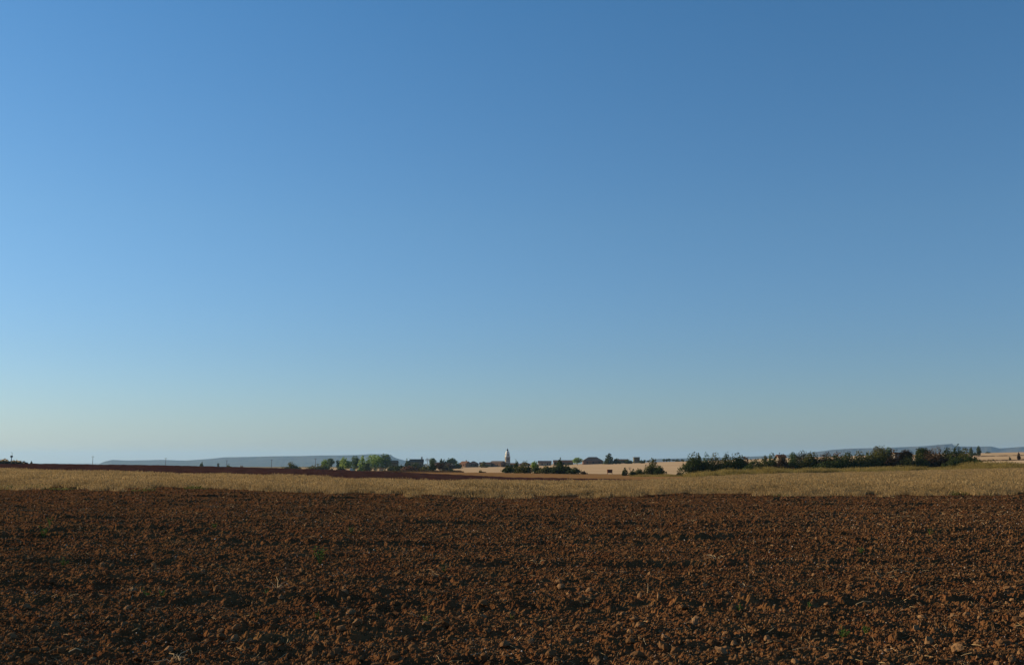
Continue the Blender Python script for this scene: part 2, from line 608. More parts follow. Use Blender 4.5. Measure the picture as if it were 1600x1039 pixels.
ridge('mesa', [(152, 728), (158, 723.5), (165, 720.5), (175, 718.3), (200, 719.2), (255, 718.2), (290, 719.4), (330, 716.5), (350, 714.3), (390, 713.6), (430, 712.6),
               (470, 712.2), (500, 711.3), (530, 711.2), (560, 710.6), (580, 709.2), (600, 709.6), (611.5, 710.3), (613.5, 713.2), (621, 716.3), (631, 719), (642, 722), (660, 728)], 9000, 731.5, 1.0, 3)
ridge('hill_range', [(985, 722), (1030, 716.6), (1062, 716.0), (1150, 714), (1215, 711.6), (1250, 708.5), (1280, 705.4), (1300, 702.6), (1330, 700.6), (1370, 699.8), (1420, 698),
                     (1445, 696.8), (1470, 694.6), (1489, 693), (1492, 696.2), (1500, 697.2), (1530, 697.6), (1550, 697.3), (1562, 700.2), (1575, 699.6), (1600, 697.8), (1680, 695),
                     (1800, 700), (1950, 712), (2000, 722)], 8200, 724, 1.0, 8)

# ------------------------------------------------------------------ scatter (geometry nodes, for what nobody could count)
def hidden_collection(name, meshes, mat):
    c = bpy.data.collections.new(name)          # not linked to the scene: only the source of the instances
    for i, me in enumerate(meshes):
        if not me.materials:
            me.materials.append(mat)
        o = bpy.data.objects.new('%s_%02d' % (name, i), me)
        c.objects.link(o)
    return c


def scatter(name, pts, rot, scl, ids, coll, parent=None, label=None):
    me = bpy.data.meshes.new(name)
    n = len(pts)
    me.vertices.add(n)
    me.vertices.foreach_set('co', np.asarray(pts, np.float32).ravel())
    for an, typ, val, key in (('rot', 'FLOAT_VECTOR', rot, 'vector'), ('scl', 'FLOAT_VECTOR', scl, 'vector'), ('pick', 'INT', ids, 'value')):
        at = me.attributes.new(an, typ, 'POINT')
        at.data.foreach_set(key, np.asarray(val, np.int32 if typ == 'INT' else np.float32).ravel())
    o = bpy.data.objects.new(name, me)
    if parent is not None:
        o.parent = parent
    COL.objects.link(o)
    ng = bpy.data.node_groups.new(name + '_nodes', 'GeometryNodeTree')
    ng.interface.new_socket('Geometry', in_out='INPUT', socket_type='NodeSocketGeometry')
    ng.interface.new_socket('Geometry', in_out='OUTPUT', socket_type='NodeSocketGeometry')
    gi, go = ng.nodes.new('NodeGroupInput'), ng.nodes.new('NodeGroupOutput')
    ci = ng.nodes.new('GeometryNodeCollectionInfo')
    ci.inputs['Collection'].default_value = coll
    ci.inputs['Separate Children'].default_value = True
    ci.inputs['Reset Children'].default_value = True
    ip = ng.nodes.new('GeometryNodeInstanceOnPoints')
    ip.inputs['Pick Instance'].default_value = True
    def attr(nm, ty):
        x = ng.nodes.new('GeometryNodeInputNamedAttribute')
        x.data_type = ty
        x.inputs['Name'].default_value = nm
        return x.outputs['Attribute']
    e2r = ng.nodes.new('FunctionNodeEulerToRotation')
    ng.links.new(attr('rot', 'FLOAT_VECTOR'), e2r.inputs[0])
    ng.links.new(gi.outputs[0], ip.inputs['Points'])
    ng.links.new(ci.outputs[0], ip.inputs['Instance'])
    ng.links.new(e2r.outputs[0], ip.inputs['Rotation'])
    ng.links.new(attr('scl', 'FLOAT_VECTOR'), ip.inputs['Scale'])
    ng.links.new(attr('pick', 'INT'), ip.inputs['Instance Index'])
    ng.links.new(ip.outputs[0], go.inputs[0])
    md = o.modifiers.new('scatter', 'NODES')
    md.node_group = ng
    o['kind'] = 'stuff'
    if label:
        o['label'] = label
    return o


def ico(sub):
    import bmesh
    bm = bmesh.new()
    bmesh.ops.create_icosphere(bm, subdivisions=sub, radius=1)
    v = np.array([tuple(x.co) for x in bm.verts])
    f = np.array([[x.index for x in p.verts] for p in bm.faces])
    bm.free()
    return v, f


ICO = {1: ico(1), 2: ico(2), 3: ico(3)}


def lump(seed, sub, rough=.35):
    """one broken clod: a sphere chopped by random planes and roughened"""
    v, f = ICO[sub]
    r = np.random.default_rng(seed)
    p = v.copy()
    rad = np.ones(len(p))
    for k in range(9):
        n = r.normal(size=3)
        n /= np.linalg.norm(n)
        d = r.uniform(.42, .85)
        s = v @ n
        rad = np.minimum(rad, np.where(s > 1e-3, d / np.maximum(s, 1e-3), 9))
    p = v * rad[:, None]
    p *= (1 + (r.random(len(p)) - .5)[:, None] * rough * .9)
    p *= np.array([r.uniform(.8, 1.25), r.uniform(.75, 1.1), r.uniform(.55, .85)])
    return mesh_np('clod_shape', p, f, False)


def soil_z(x, y):
    return H(x, y) + soil_disp(np.asarray(x), np.asarray(y))


LUMPS2 = [lump(100 + i, 2) for i in range(10)]
LUMPS1 = [lump(200 + i, 1, .2) for i in range(8)]
clod_coll = hidden_collection('clod_shapes', LUMPS1, M_clod)
for me in LUMPS2:
    me.materials.append(M_clod)


def fan_points(n, d0, d1, power, tlim=.62):
    """points on the field; power > 1 crowds them towards the near end"""
    u = RNG.random(n)
    y = d0 * (d1 / d0) ** (u ** power)
    x = (RNG.random(n) * 2 - 1) * tlim * y
    return x, y


# the 300 largest near clods one by one, parts of the field
cx, cy = fan_points(2600, 7.8, 17.0, 1.0, .52)
cs = .016 + .060 * RNG.random(2600) ** 5.0
marks = [(985, 1007, .065), (1055, 1018, .060), (510, 1007, .062), (585, 948, .05), (250, 960, .055), (1040, 1005, .05), (1432, 985, .06), (1330, 1025, .06), (930, 1030, .06), (1580, 1030, .06)]
for i, (mx, my, ms) in enumerate(marks):
    u, yy, zz = ray(mx, my)
    k = -EYE / zz
    cx[i], cy[i], cs[i] = u * k, yy * k, ms
app = cs / cy
app[:len(marks)] = 9
order = np.argsort(-app)
first = order[:300]
zz = soil_z(cx, cy)
for i in first:
    me = LUMPS2[i % len(LUMPS2)]
    o = link_mesh('clod', me, None, field, (cx[i], cy[i], zz[i] + cs[i] * .25), tuple(RNG.uniform(-.5, .5, 2)) + (RNG.uniform(0, 6.28),))
    s = cs[i]
    o.scale = (s, s, s * RNG.uniform(.8, 1.15))
rest = order[300:]
sx, sy = fan_points(70000, 6.8, 42, 1.3)
ss = (.007 + .020 * RNG.random(len(sx)) ** 2.5) * np.clip(sy / 14, 1, 1.8)
sx, sy, ss = np.concatenate([cx[rest], sx]), np.concatenate([cy[rest], sy]), np.concatenate([cs[rest], ss])
n = len(sx)
scatter('soil_crumbs', np.stack([sx, sy, soil_z(sx, sy) + ss * .3], -1), RNG.uniform(0, 6.28, (n, 3)), np.stack([ss * RNG.uniform(.8, 1.2, n), ss, ss * RNG.uniform(.7, 1.1, n)], -1),
        RNG.integers(0, len(LUMPS1), n), clod_coll, field)
# pale pebbles
peb = hidden_collection('pebble_shapes', [lump(300 + i, 1, .1) for i in range(4)], M_pebble)
n = 6500
sx, sy = fan_points(n, 6.5, 46, 1.1)
ss = (.004 + .008 * RNG.random(n) ** 3) * np.clip(sy / 12, 1, 2.2)
scatter('pale_pebbles', np.stack([sx, sy, soil_z(sx, sy) + ss * .5], -1), RNG.uniform(0, 6.28, (n, 3)), np.stack([ss, ss, ss * .8], -1), RNG.integers(0, 4, n), peb, field)


# straw litter
def stalk_mesh(seed):
    r = random.Random(seed)
    m = MB()
    L = 1.0
    pts = [Vector((-L / 2, 0, 0))]
    for k in range(3):
        pts.append(pts[-1] + Vector((L / 3, r.uniform(-.12, .12), r.uniform(-.06, .14))))
    for k in range(3):
        m.tube(pts[k], pts[k + 1], .022, .020, 3)
    me = bpy.data.meshes.new('stalk_shape')
    me.from_pydata(m.v, [], m.f)
    return me


STALKS = [stalk_mesh(i) for i in range(6)]
straw_coll = hidden_collection('stalk_shapes', STALKS, M_straw)
n = 5200
sx, sy = fan_points(n, 6.5, 47, .95)
ex = RNG.uniform(30, 50.5, 1600)
sx, sy = np.concatenate([sx, (RNG.random(1600) * 1.2 - .6) * ex]), np.concatenate([sy, ex])
n = len(sx)
clump = fbm(sx * .35, sy * .5, 3, 91)
kp = RNG.random(n) < np.clip(.45 + clump * 2.4, .08, 1)
sx, sy = sx[kp], sy[kp]
n = len(sx)
L = RNG.uniform(.04, .12, n) * np.clip(sy / 16, 1, 1.9)
scatter('straw_litter', np.stack([sx, sy, soil_z(sx, sy) + .022], -1), np.stack([RNG.uniform(-.3, .3, n), RNG.uniform(-.5, .5, n), RNG.uniform(0, 6.28, n)], -1),
        np.stack([L, L * .8, L * .8], -1), RNG.integers(0, 6, n), straw_coll, field)


# short chaff trodden into the soil
n = 15000
sx, sy = fan_points(n, 7, 52, .8)
kp = RNG.random(n) < np.clip(.35 + 2.6 * fbm(sx * .5, sy * .9, 3, 191), .04, 1)
sx, sy = sx[kp], sy[kp]
n = len(sx)
L = RNG.uniform(.015, .05, n) * np.clip(sy / 16, .8, 1.9)
scatter('straw_chaff', np.stack([sx, sy, soil_z(sx, sy) + .008], -1), np.stack([RNG.uniform(-.5, .5, n), RNG.uniform(-.7, .7, n), RNG.uniform(0, 6.28, n)], -1),
        np.stack([L, L * 1.5, L * 1.5], -1), RNG.integers(0, 6, n), straw_coll, field)


# tall dry grass
def grass_patch(seed, n=80, size=.7, h0=.20, h1=.46, w=.010):
    r = np.random.default_rng(seed)
    V, Fc = [], []
    for i in range(n):
        x, y = (r.random(2) - .5) * size
        h = r.uniform(h0, h1)
        an = r.uniform(0, 6.28)
        ln = r.uniform(.05, .5) * h
        dx, dy = math.cos(an) * ln, math.sin(an) * ln
        fa = r.uniform(0, 6.28)
        wx, wy = math.cos(fa) * w, math.sin(fa) * w
        b = len(V)
        V += [(x - wx, y - wy, -.04), (x + wx, y + wy, -.04), (x + dx * .35 - wx * .8, y + dy * .35 - wy * .8, h * .6), (x + dx * .35 + wx * .8, y + dy * .35 + wy * .8, h * .6),
              (x + dx, y + dy, h), ]
        Fc += [(b, b + 1, b + 3), (b, b + 3, b + 2), (b + 2, b + 3, b + 4)]
        if r.random() < .45:      # drooping seed head
            b = len(V)
            hx, hy = x + dx, y + dy
            k = w * 2.0
            V += [(hx, hy, h - .02), (hx + wx / w * k, hy + wy / w * k, h + .03), (hx + dx * .25, hy + dy * .25, h + .085), (hx - wx / w * k, hy - wy / w * k, h + .03)]
            Fc += [(b, b + 1, b + 2), (b, b + 2, b + 3)]
    return mesh_np('grass_shape', V, Fc, False)


grass_coll = hidden_collection('grass_shapes', [grass_patch(400 + i) for i in range(10)], M_grass)
G = []
# front margin dense, body thinner with distance
y = 48.0
while y < 186:
    step = .42 if y < 60 else (.55 if y < 95 else .9)
    tl, tr = -.62, .62
    if y > 96:
        tl = .10
    nx = int((tr - tl) * y / (step * 1.0))
    x = np.linspace(tl * y, tr * y, nx) + RNG.uniform(-.4, .4, nx) * step
    yy = y + RNG.uniform(-.5, .5, nx) * step
    G.append(np.stack([x, yy], -1))
    y += step * (1.0 if y < 95 else 1.25)
G = np.concatenate(G)
pxg = 800 + G[:, 0] / G[:, 1] * F * 1.007
gn = np.array([grass_near(p) for p in pxg]) + fbm(G[:, 0] * .9, G[:, 1] * 0, 3, 44) * 2.2
gf = np.array([grass_far(p) for p in pxg])
stray = (G[:, 1] > gn - 5.5) & (G[:, 1] <= gn) & (RNG.random(len(G)) < .30 * np.exp(-(gn - G[:, 1]) / 1.5))
keepg = ((G[:, 1] > gn) | stray) & (G[:, 1] < gf)
stray = stray[keepg]
into = np.clip((G[:, 1] - gn)[keepg] / 3.0, 0, 1)
G = G[keepg]
n = len(G)
hs = (.85 + .8 * fbm(G[:, 0] * .35, G[:, 1] * .25, 3, 71)) * RNG.uniform(.85, 1.2, n)
front = np.clip((G[:, 1] - 51) / 5, 0, 1)
hs *= np.where(stray, .5, .62 + .38 * into)
ws = np.where(G[:, 1] > 95, 1.35, 1.0)
scatter('dry_grass', np.stack([G[:, 0], G[:, 1], H(G[:, 0], G[:, 1])], -1), np.stack([RNG.uniform(-.06, .06, n), RNG.uniform(-.06, .06, n), RNG.uniform(0, 6.28, n)], -1),
        np.stack([ws, ws, hs], -1), RNG.integers(0, 10, n), grass_coll, None, 'tall dry straw coloured grass in a band across the field')
eg_coll = hidden_collection('edge_weed_shapes', [grass_patch(450 + i, 50, .8, .06, .22, .016) for i in range(5)], LEAF['olive'])
n = 80
px = np.concatenate([RNG.uniform(-150, 330, 70), RNG.uniform(330, 1700, 10)])
dd = np.array([grass_near(p) for p in px]) - RNG.uniform(-1.2, 5.0, n) ** 1.0
P = np.stack([np.array([T(p) for p in px]) * dd, dd], -1)
P = P[fbm(P[:, 0] * .5, P[:, 1] * .35, 2, 52) > -.02]
n = len(P)
scatter('edge_weeds', np.stack([P[:, 0], P[:, 1], soil_z(P[:, 0], P[:, 1]) + .01], -1), np.stack([np.zeros(n), np.zeros(n), RNG.uniform(0, 6.28, n)], -1), np.stack([np.ones(n), np.ones(n), RNG.uniform(.3, .8, n)], -1),
        RNG.integers(0, 5, n), eg_coll, None, 'low olive green weeds along the near edge of the dry grass')
# margin grass under the hedge
mg_coll = hidden_collection('margin_grass_shapes', [grass_patch(500 + i, 70, 1.4, .4, 1.0, .022) for i in range(6)], M_margrass)
P = []
for k in range(4200):
    px = random.uniform(1075, 1750)
    d = random.uniform(185, 206)
    if px < 1190:
        d = random.uniform(np.interp(px, [1075, 1190], [150, 185]), 206)
    P.append((T(px) * d, d))
for k in range(160):
    px = random.uniform(985, 1075)
    d = random.uniform(215, 262)
    P.append((T(px) * d, d))
P = np.array(P)
n = len(P)
hs = RNG.uniform(.5, 1.1, n) * (.6 + 1.9 * np.clip(fbm(P[:, 0] * .16, P[:, 1] * .1, 2, 45) + .15, 0, 1))
hs[4200:] *= .45
scatter('margin_grass', np.stack([P[:, 0], P[:, 1], H(P[:, 0], P[:, 1])], -1), np.stack([np.zeros(n), np.zeros(n), RNG.uniform(0, 6.28, n)], -1), np.stack([np.ones(n), np.ones(n), hs], -1),
        RNG.integers(0, 6, n), mg_coll, None, 'yellow green tall grass along the foot of the dark hedge')
# weed rows between the golden fields on the right, and straw edge before the ridge trees
P = []
for k in range(420):
    px = random.uniform(1500, 1900)
    d = random.choice([(410, 416), (640, 650)])
    d = random.uniform(*d)
    P.append((T(px) * d, d))
for k in range(500):
    px = random.uniform(540, 720)
    d = random.uniform(300, 420)
    P.append((T(px) * d, d))
P = np.array(P)
n = len(P)
scatter('dry_weeds', np.stack([P[:, 0], P[:, 1], H(P[:, 0], P[:, 1])], -1), np.stack([np.zeros(n), np.zeros(n), RNG.uniform(0, 6.28, n)], -1),
        np.stack([np.full(n, 1.6), np.full(n, 1.6), RNG.uniform(.3, .8, n)], -1), RNG.integers(0, 6, n), hidden_collection('weed_shapes', [grass_patch(600 + i, 60, 1.4, .3, .8, .03) for i in range(6)], LEAF['brown']),
        None, 'brown dry weeds in thin rows between the golden fields')


# ------------------------------------------------------------------ plants
def leaves(pts, nrm, size, r):
    """one bent leaf spray (2 triangles) per point"""
    n = len(pts)
    a = np.cross(nrm, r.normal(size=(n, 3)))
    a /= np.linalg.norm(a, axis=1)[:, None] + 1e-9
    b = np.cross(nrm, a)
    s = (size * r.uniform(.55, 1.35, n))[:, None]
    w = s * r.uniform(.45, .9, n)[:, None]
    bend = nrm * s * .25
    v = np.stack([pts - a * s - bend, pts + b * w + bend * .4, pts + a * s - bend, pts - b * w + bend * .4], 1).reshape(-1, 3)
    q = np.arange(n)[:, None] * 4
    f = np.concatenate([q + np.array([[0, 1, 3]]), q + np.array([[1, 2, 3]])], 0)
    return v, f


def crown_mesh(name, lobes, n, size, r, fill=.55):
    """leaf sprays through a set of ellipsoid lobes (cx,cy,cz,rx,ry,rz)"""
    lobes = np.array(lobes, float)
    wgt = lobes[:, 3] * lobes[:, 4] + lobes[:, 3] * lobes[:, 5]
    k = r.choice(len(lobes), n, p=wgt / wgt.sum())
    d = r.normal(size=(n, 3))
    d /= np.linalg.norm(d, axis=1)[:, None]
    rad = fill + (1.12 - fill) * r.random(n) ** .6
    # ragged outline: sprays of one direction reach further out than others
    rag = .78 + .5 * vnoise(d[:, 0] * 2.6 + 5 * k, d[:, 2] * 2.6 + d[:, 1] * 2.1 + 40, 3)
    pts = lobes[k, :3] + d * (rad * rag)[:, None] * lobes[k, 3:]
    nr = d + r.normal(size=(n, 3)) * .55
    nr /= np.linalg.norm(nr, axis=1)[:, None]
    v, f = leaves(pts, nr, size, r)
    return mesh_np(name, v, f, False)


SEED = [1000]


def plant(name, label, cat, px, wpx, top, d, kind='bush', leaf='dark', group=None, dens=1.0, lean=0):
    SEED[0] += 1
    sd = SEED[0]
    r = np.random.default_rng(sd)
    rr = random.Random(sd)
    g = ground(px, d)
    h = max(zat(top, d) - g.z, .25)
    w = max(wpx * d / F, .2)
    root = tagd(empty(name, g), label, cat, group)
    if leaf == 'pale':
        dens *= .35
    hp = h / d * 1050                                        # height in pixels of the render
    wp = w / d * 1050
    n = int(np.clip(hp * wp * 6.0 * dens, 90, 3800))
    size = np.clip(1.85 * math.sqrt(h * w / n), .03, 1.3)
    tr = MB()
    L = []
    if kind == 'bush':
        for i in range(rr.randint(6, 9)):
            an = rr.uniform(0, 6.28)
            ro = rr.uniform(.1, .62)
            s = rr.uniform(.34, .55)
            hz = rr.uniform(.55, 1) * (1 - .45 * ro)
            L.append((w * .5 * ro * math.cos(an), w * .4 * ro * math.sin(an), h * hz * .55, w * .5 * s, w * .42 * s, h * hz * .46))
        L.append((lean * w * .3, 0, h * .62, w * .2, w * .2, h * .38))
        for i in range(3):
            L.append((w * .27 * (i - 1), 0, h * .26, w * .24, w * .24, h * .27))
        for i in range(5):
            an = i * 1.3 + rr.random()
            tr.tube((.05 * w * math.cos(an), .05 * w * math.sin(an), -.05), (w * .25 * math.cos(an), w * .2 * math.sin(an), h * .55), .012 * h + .01, .006, 5)
    elif kind == 'round':
        th = h * .25
        for i in range(8):
            an = rr.uniform(0, 6.28)
            ro = rr.uniform(.0, .5)
            z = rr.uniform(.45, .8)
            s = rr.uniform(.4, .6)
            L.append((w * .5 * ro * math.cos(an), w * .5 * ro * math.sin(an), h * z, w * .5 * s, w * .5 * s, h * .32 * s * 1.3))
        L.append((0, 0, h * .74, w * .34, w * .34, h * .25))
    elif kind == 'umbrella':
        th = h * .5
        for i in range(7):
            an = rr.uniform(0, 6.28)
            ro = rr.uniform(.1, .62)
            L.append((w * .5 * ro * math.cos(an), w * .5 * ro * math.sin(an), h * (.82 - .1 * ro), w * .5 * .42, w * .5 * .42, h * .17))
    elif kind == 'tall':
        th = h * .22
        for i in range(9):
            z = .15 + .79 * i / 8
            wd = math.sin(math.pi * min(.97, (z - .14) * 1.05)) ** .7
            an = rr.uniform(0, 6.28)
            ro = rr.uniform(.05, .32)
            s = .42 * wd + .1
            L.append((w * .5 * ro * math.cos(an) + lean * w * (z - .5), w * .5 * ro * math.sin(an), h * z, w * s, w * s, h * .12))
    elif kind == 'cone':
        th = h * .08
        for i in range(9):
            z = .08 + .86 * i / 8
            s = (1 - z) ** .8 * .5 + .035
            an = rr.uniform(0, 6.28)
            L.append((w * .08 * math.cos(an), w * .08 * math.sin(an), h * z, w * s, w * s, h * .10))
    elif kind == 'column':
        th = h * .08
        for i in range(8):
            z = .1 + .82 * i / 7
            s = .5 * math.sin(math.pi * (.16 + .76 * z)) + .03
            L.append((rr.uniform(-.06, .06) * w, rr.uniform(-.06, .06) * w, h * z, w * s, w * s, h * .12))
    if kind == 'bare':
        def grow(p, dr, ln, rad, lev):
            q = p + dr * ln
            tr.tube(p, q, rad, rad * .66, 4 if lev else 6)
            if lev >= 5:
                return
            for k in range(3 if lev < 4 else 2):
                nd = (dr + Vector((rr.gauss(0, .42), rr.gauss(0, .42), rr.gauss(.06, .25)))).normalized()
                grow(q, nd, ln * rr.uniform(.62, .85), rad * .6, lev + 1)
        grow(Vector((0, 0, -.1)), Vector((lean * .3, 0, 1)), h * .27, h * .020, 0)
        zmax = max(p[2] for p in tr.v)
        xm = max(abs(p[0]) for p in tr.v)
        tr.v = [(p[0] * w * .5 / max(xm, .01), p[1] * w * .5 / max(xm, .01), p[2] * h / zmax) for p in tr.v]
        tr.build('trunk', M_twig, root)
    else:
        if kind != 'bush':
            tr.tube((0, 0, -.1), (lean * w * .2, 0, h * .62), h * .022 + .03, h * .010 + .01, 7)
            for i in range(6):
                an = i * 1.05 + rr.random()
                z0 = rr.uniform(.25, .55) * h
                tr.tube((0, 0, z0), (w * .32 * math.cos(an), w * .32 * math.sin(an), min(h * .9, z0 + h * rr.uniform(.15, .3))), h * .008 + .01, .012, 5)
        tr.build('trunk' if kind != 'bush' else 'stem', M_bark, root)
        me = crown_mesh('crown', L, n, size, r, .5 if kind == 'bush' else .6)
        # scale the crown to the wanted outline
        co = np.empty(len(me.vertices) * 3, np.float32)
        me.vertices.foreach_get('co', co)
        co = co.reshape(-1, 3)
        hi = np.percentile(co[:, 2], 97.8 if kind == 'bush' else 99.6)
        wx = np.percentile(np.abs(co[:, 0]), 96.5)
        co[:, 2] *= h / max(hi, .01)
        co[:, 0] *= w * .5 / max(wx, .01)
        co[:, 2] = np.maximum(co[:, 2], .0)
        me.vertices.foreach_set('co', co.ravel())
        me.update()
        link_mesh('crown' if kind != 'bush' else 'foliage', me, LEAF[leaf], root)
    return root


HB = 'shrubs of the dark hedge'
hedge = [   # px, width, top row, distance, kind, leaf, name, label
    (1084, 27, 715.5, 214, 'bush', 'dark', 'shrub', 'dark green shrub forming the left end of the long hedge'),
    (1093, 12, 710.5, 216, 'cone', 'dark', 'small_tree', 'dark pointed bushy tree rising from the left end of the long hedge'),
    (1104, 13, 717.0, 215, 'bush', 'blue', 'shrub', 'narrow blue green shrub beside the pointed tree at the hedge end'),
    (1117, 20, 715.5, 213, 'bush', 'olive', 'shrub', 'pale olive shrub with light top second from the hedge end'),
    (1115, 5, 711.0, 214, 'bare', None, 'sapling', 'thin twig sapling sticking out of the pale olive hedge shrub'),
    (1135, 16, 714.5, 216, 'bush', 'dark', 'shrub', 'dark pointed shrub right of the pale olive hedge shrub'),
    (1150, 24, 715.5, 214, 'bush', 'dark', 'shrub', 'low dark shrub before the brown gap in the hedge'),
    (1164, 18, 719.5, 222, 'bush', 'rust', 'shrub', 'low rust brown shrub filling the gap in the hedge'),
    (1179, 24, 721.5, 200, 'bush', 'dark', 'shrub', 'dark shrub standing forward in the tall grass right of the hedge gap'),
    (1194, 17, 720.0, 203, 'bush', 'olive', 'shrub', 'brownish olive shrub left of the slender spiky tree by the shed'),
    (1207, 16, 716.0, 212, 'bush', 'dark', 'shrub', 'dark green shrub in front of the brick shed'),
    (1203, 4, 710.0, 232, 'column', 'blue', 'small_tree', 'slender spiky dark tree left of the brick shed'),
    (1196, 5, 712.5, 250, 'tall', 'grey', 'small_tree', 'faint grey green slim tree left of the spiky dark tree'),
    (1222, 20, 715.5, 211, 'bush', 'brown', 'shrub', 'brown green shrub directly below the brick shed wall'),
    (1240, 10, 707.5, 216, 'tall', 'blue', 'small_tree', 'slim green tree with a small tilted crown right of the shed'),
    (1238, 20, 717.0, 213, 'bush', 'dark', 'shrub', 'dark green shrub at the foot of the slim tree near the shed'),
    (1254, 19, 711.5, 215, 'bush', 'grey', 'shrub', 'rounded grey green shrub right of the slim tree near the shed'),
    (1268, 22, 711.5, 213, 'bush', 'olive', 'shrub', 'dark olive shrub between the rounded grey one and bare twigs'),
    (1270, 14, 710.5, 220, 'bare', None, 'bare_shrub', 'grey leafless shrub poking above the dark olive hedge shrub'),
    (1285, 15, 711.5, 221, 'bare', None, 'bare_shrub', 'purplish leafless shrub left of the rust brown hedge stretch'),
    (1292, 24, 712.5, 214, 'bush', 'brown', 'shrub', 'brown shrub with field showing through beside the leafless shrubs'),
    (1309, 24, 713.5, 216, 'bush', 'rust', 'shrub', 'thin rust brown shrub with golden gaps in mid hedge'),
    (1303, 36, 717.5, 210, 'bush', 'dark', 'shrub', 'low dark shrub under the thin rust brown shrub'),
    (1324, 22, 712.5, 212, 'bush', 'dark', 'shrub', 'dark green shrub right of the thin rust brown shrub'),
    (1343, 22, 711.5, 214, 'bush', 'olive', 'shrub', 'yellowish olive shrub left of the small blue green pointed tree'),
    (1356, 11, 707.5, 222, 'cone', 'blue', 'small_tree', 'small blue green pointed tree left of the tall feathery shrub'),
    (1360, 20, 712.0, 211, 'bush', 'olive', 'shrub', 'olive shrub in front of the small blue green pointed tree'),
    (1376, 25, 706.0, 215, 'bush', 'olive', 'shrub', 'broad olive shrub under the tall feathery grey tops'),
    (1377, 22, 698.5, 218, 'tall', 'grey', 'small_tree', 'tall feathery grey green tree above the broad olive shrub'),
    (1389, 9, 699.5, 219, 'tall', 'blue', 'small_tree', 'narrow feathery tip right beside the tall grey green tree'),
    (1398, 22, 711.0, 213, 'bush', 'brown', 'shrub', 'brown shrub below the flat roofed low barn'),
    (1416, 18, 704.0, 218, 'round', 'brown', 'small_tree', 'rounded brown green tree right of the flat roofed low barn'),
    (1419, 24, 717.0, 212, 'bush', 'olive', 'shrub', 'olive brown shrub with pale tips under the rounded brown tree'),
    (1441, 17, 700.5, 220, 'round', 'dark', 'small_tree', 'dome shaped dark green tree standing above the hedge'),
    (1438, 20, 714.0, 212, 'bush', 'olive', 'shrub', 'olive shrub at the foot of the dome shaped dark tree'),
    (1453, 22, 708.5, 214, 'bush', 'brown', 'shrub', 'dark brown shrub between the dome tree and the leafless tree'),
    (1465, 17, 694.0, 217, 'bare', None, 'bare_tree', 'tall grey leafless tree with fine twigs above the hedge'),
    (1468, 22, 709.5, 212, 'bush', 'brown', 'shrub', 'brown leaved shrub at the foot of the tall leafless tree'),
    (1481, 20, 705.5, 216, 'bush', 'dark', 'shrub', 'dark green ragged shrub right of the tall leafless tree'),
    (1496, 19, 703.5, 215, 'bush', 'dark', 'shrub', 'tall dark green shrub second from the right end of hedge'),
    (1510, 22, 706.5, 212, 'bush', 'olive', 'shrub', 'tall olive shrub at the right end of the hedge'),
    (1494, 26, 718.0, 208, 'bush', 'dark', 'shrub', 'blackish low shrub before the tall right end of the hedge'),
    (1516, 24, 716.0, 208, 'bush', 'dark', 'shrub', 'dark shrub sloping down at the right end of the hedge'),
    (1528, 20, 722.0, 206, 'bush', 'dark', 'shrub', 'lowest dark shrub tailing off at the hedge right end'),
]
for (px, w, top, d, kind, leaf, nm, lab) in hedge:
    plant(nm, lab, 'tree' if 'tree' in nm or nm == 'sapling' else 'shrub', px, w * (1.55 if kind == 'bush' else 1.2), top - .5, d, kind, leaf, HB, dens=1.3)

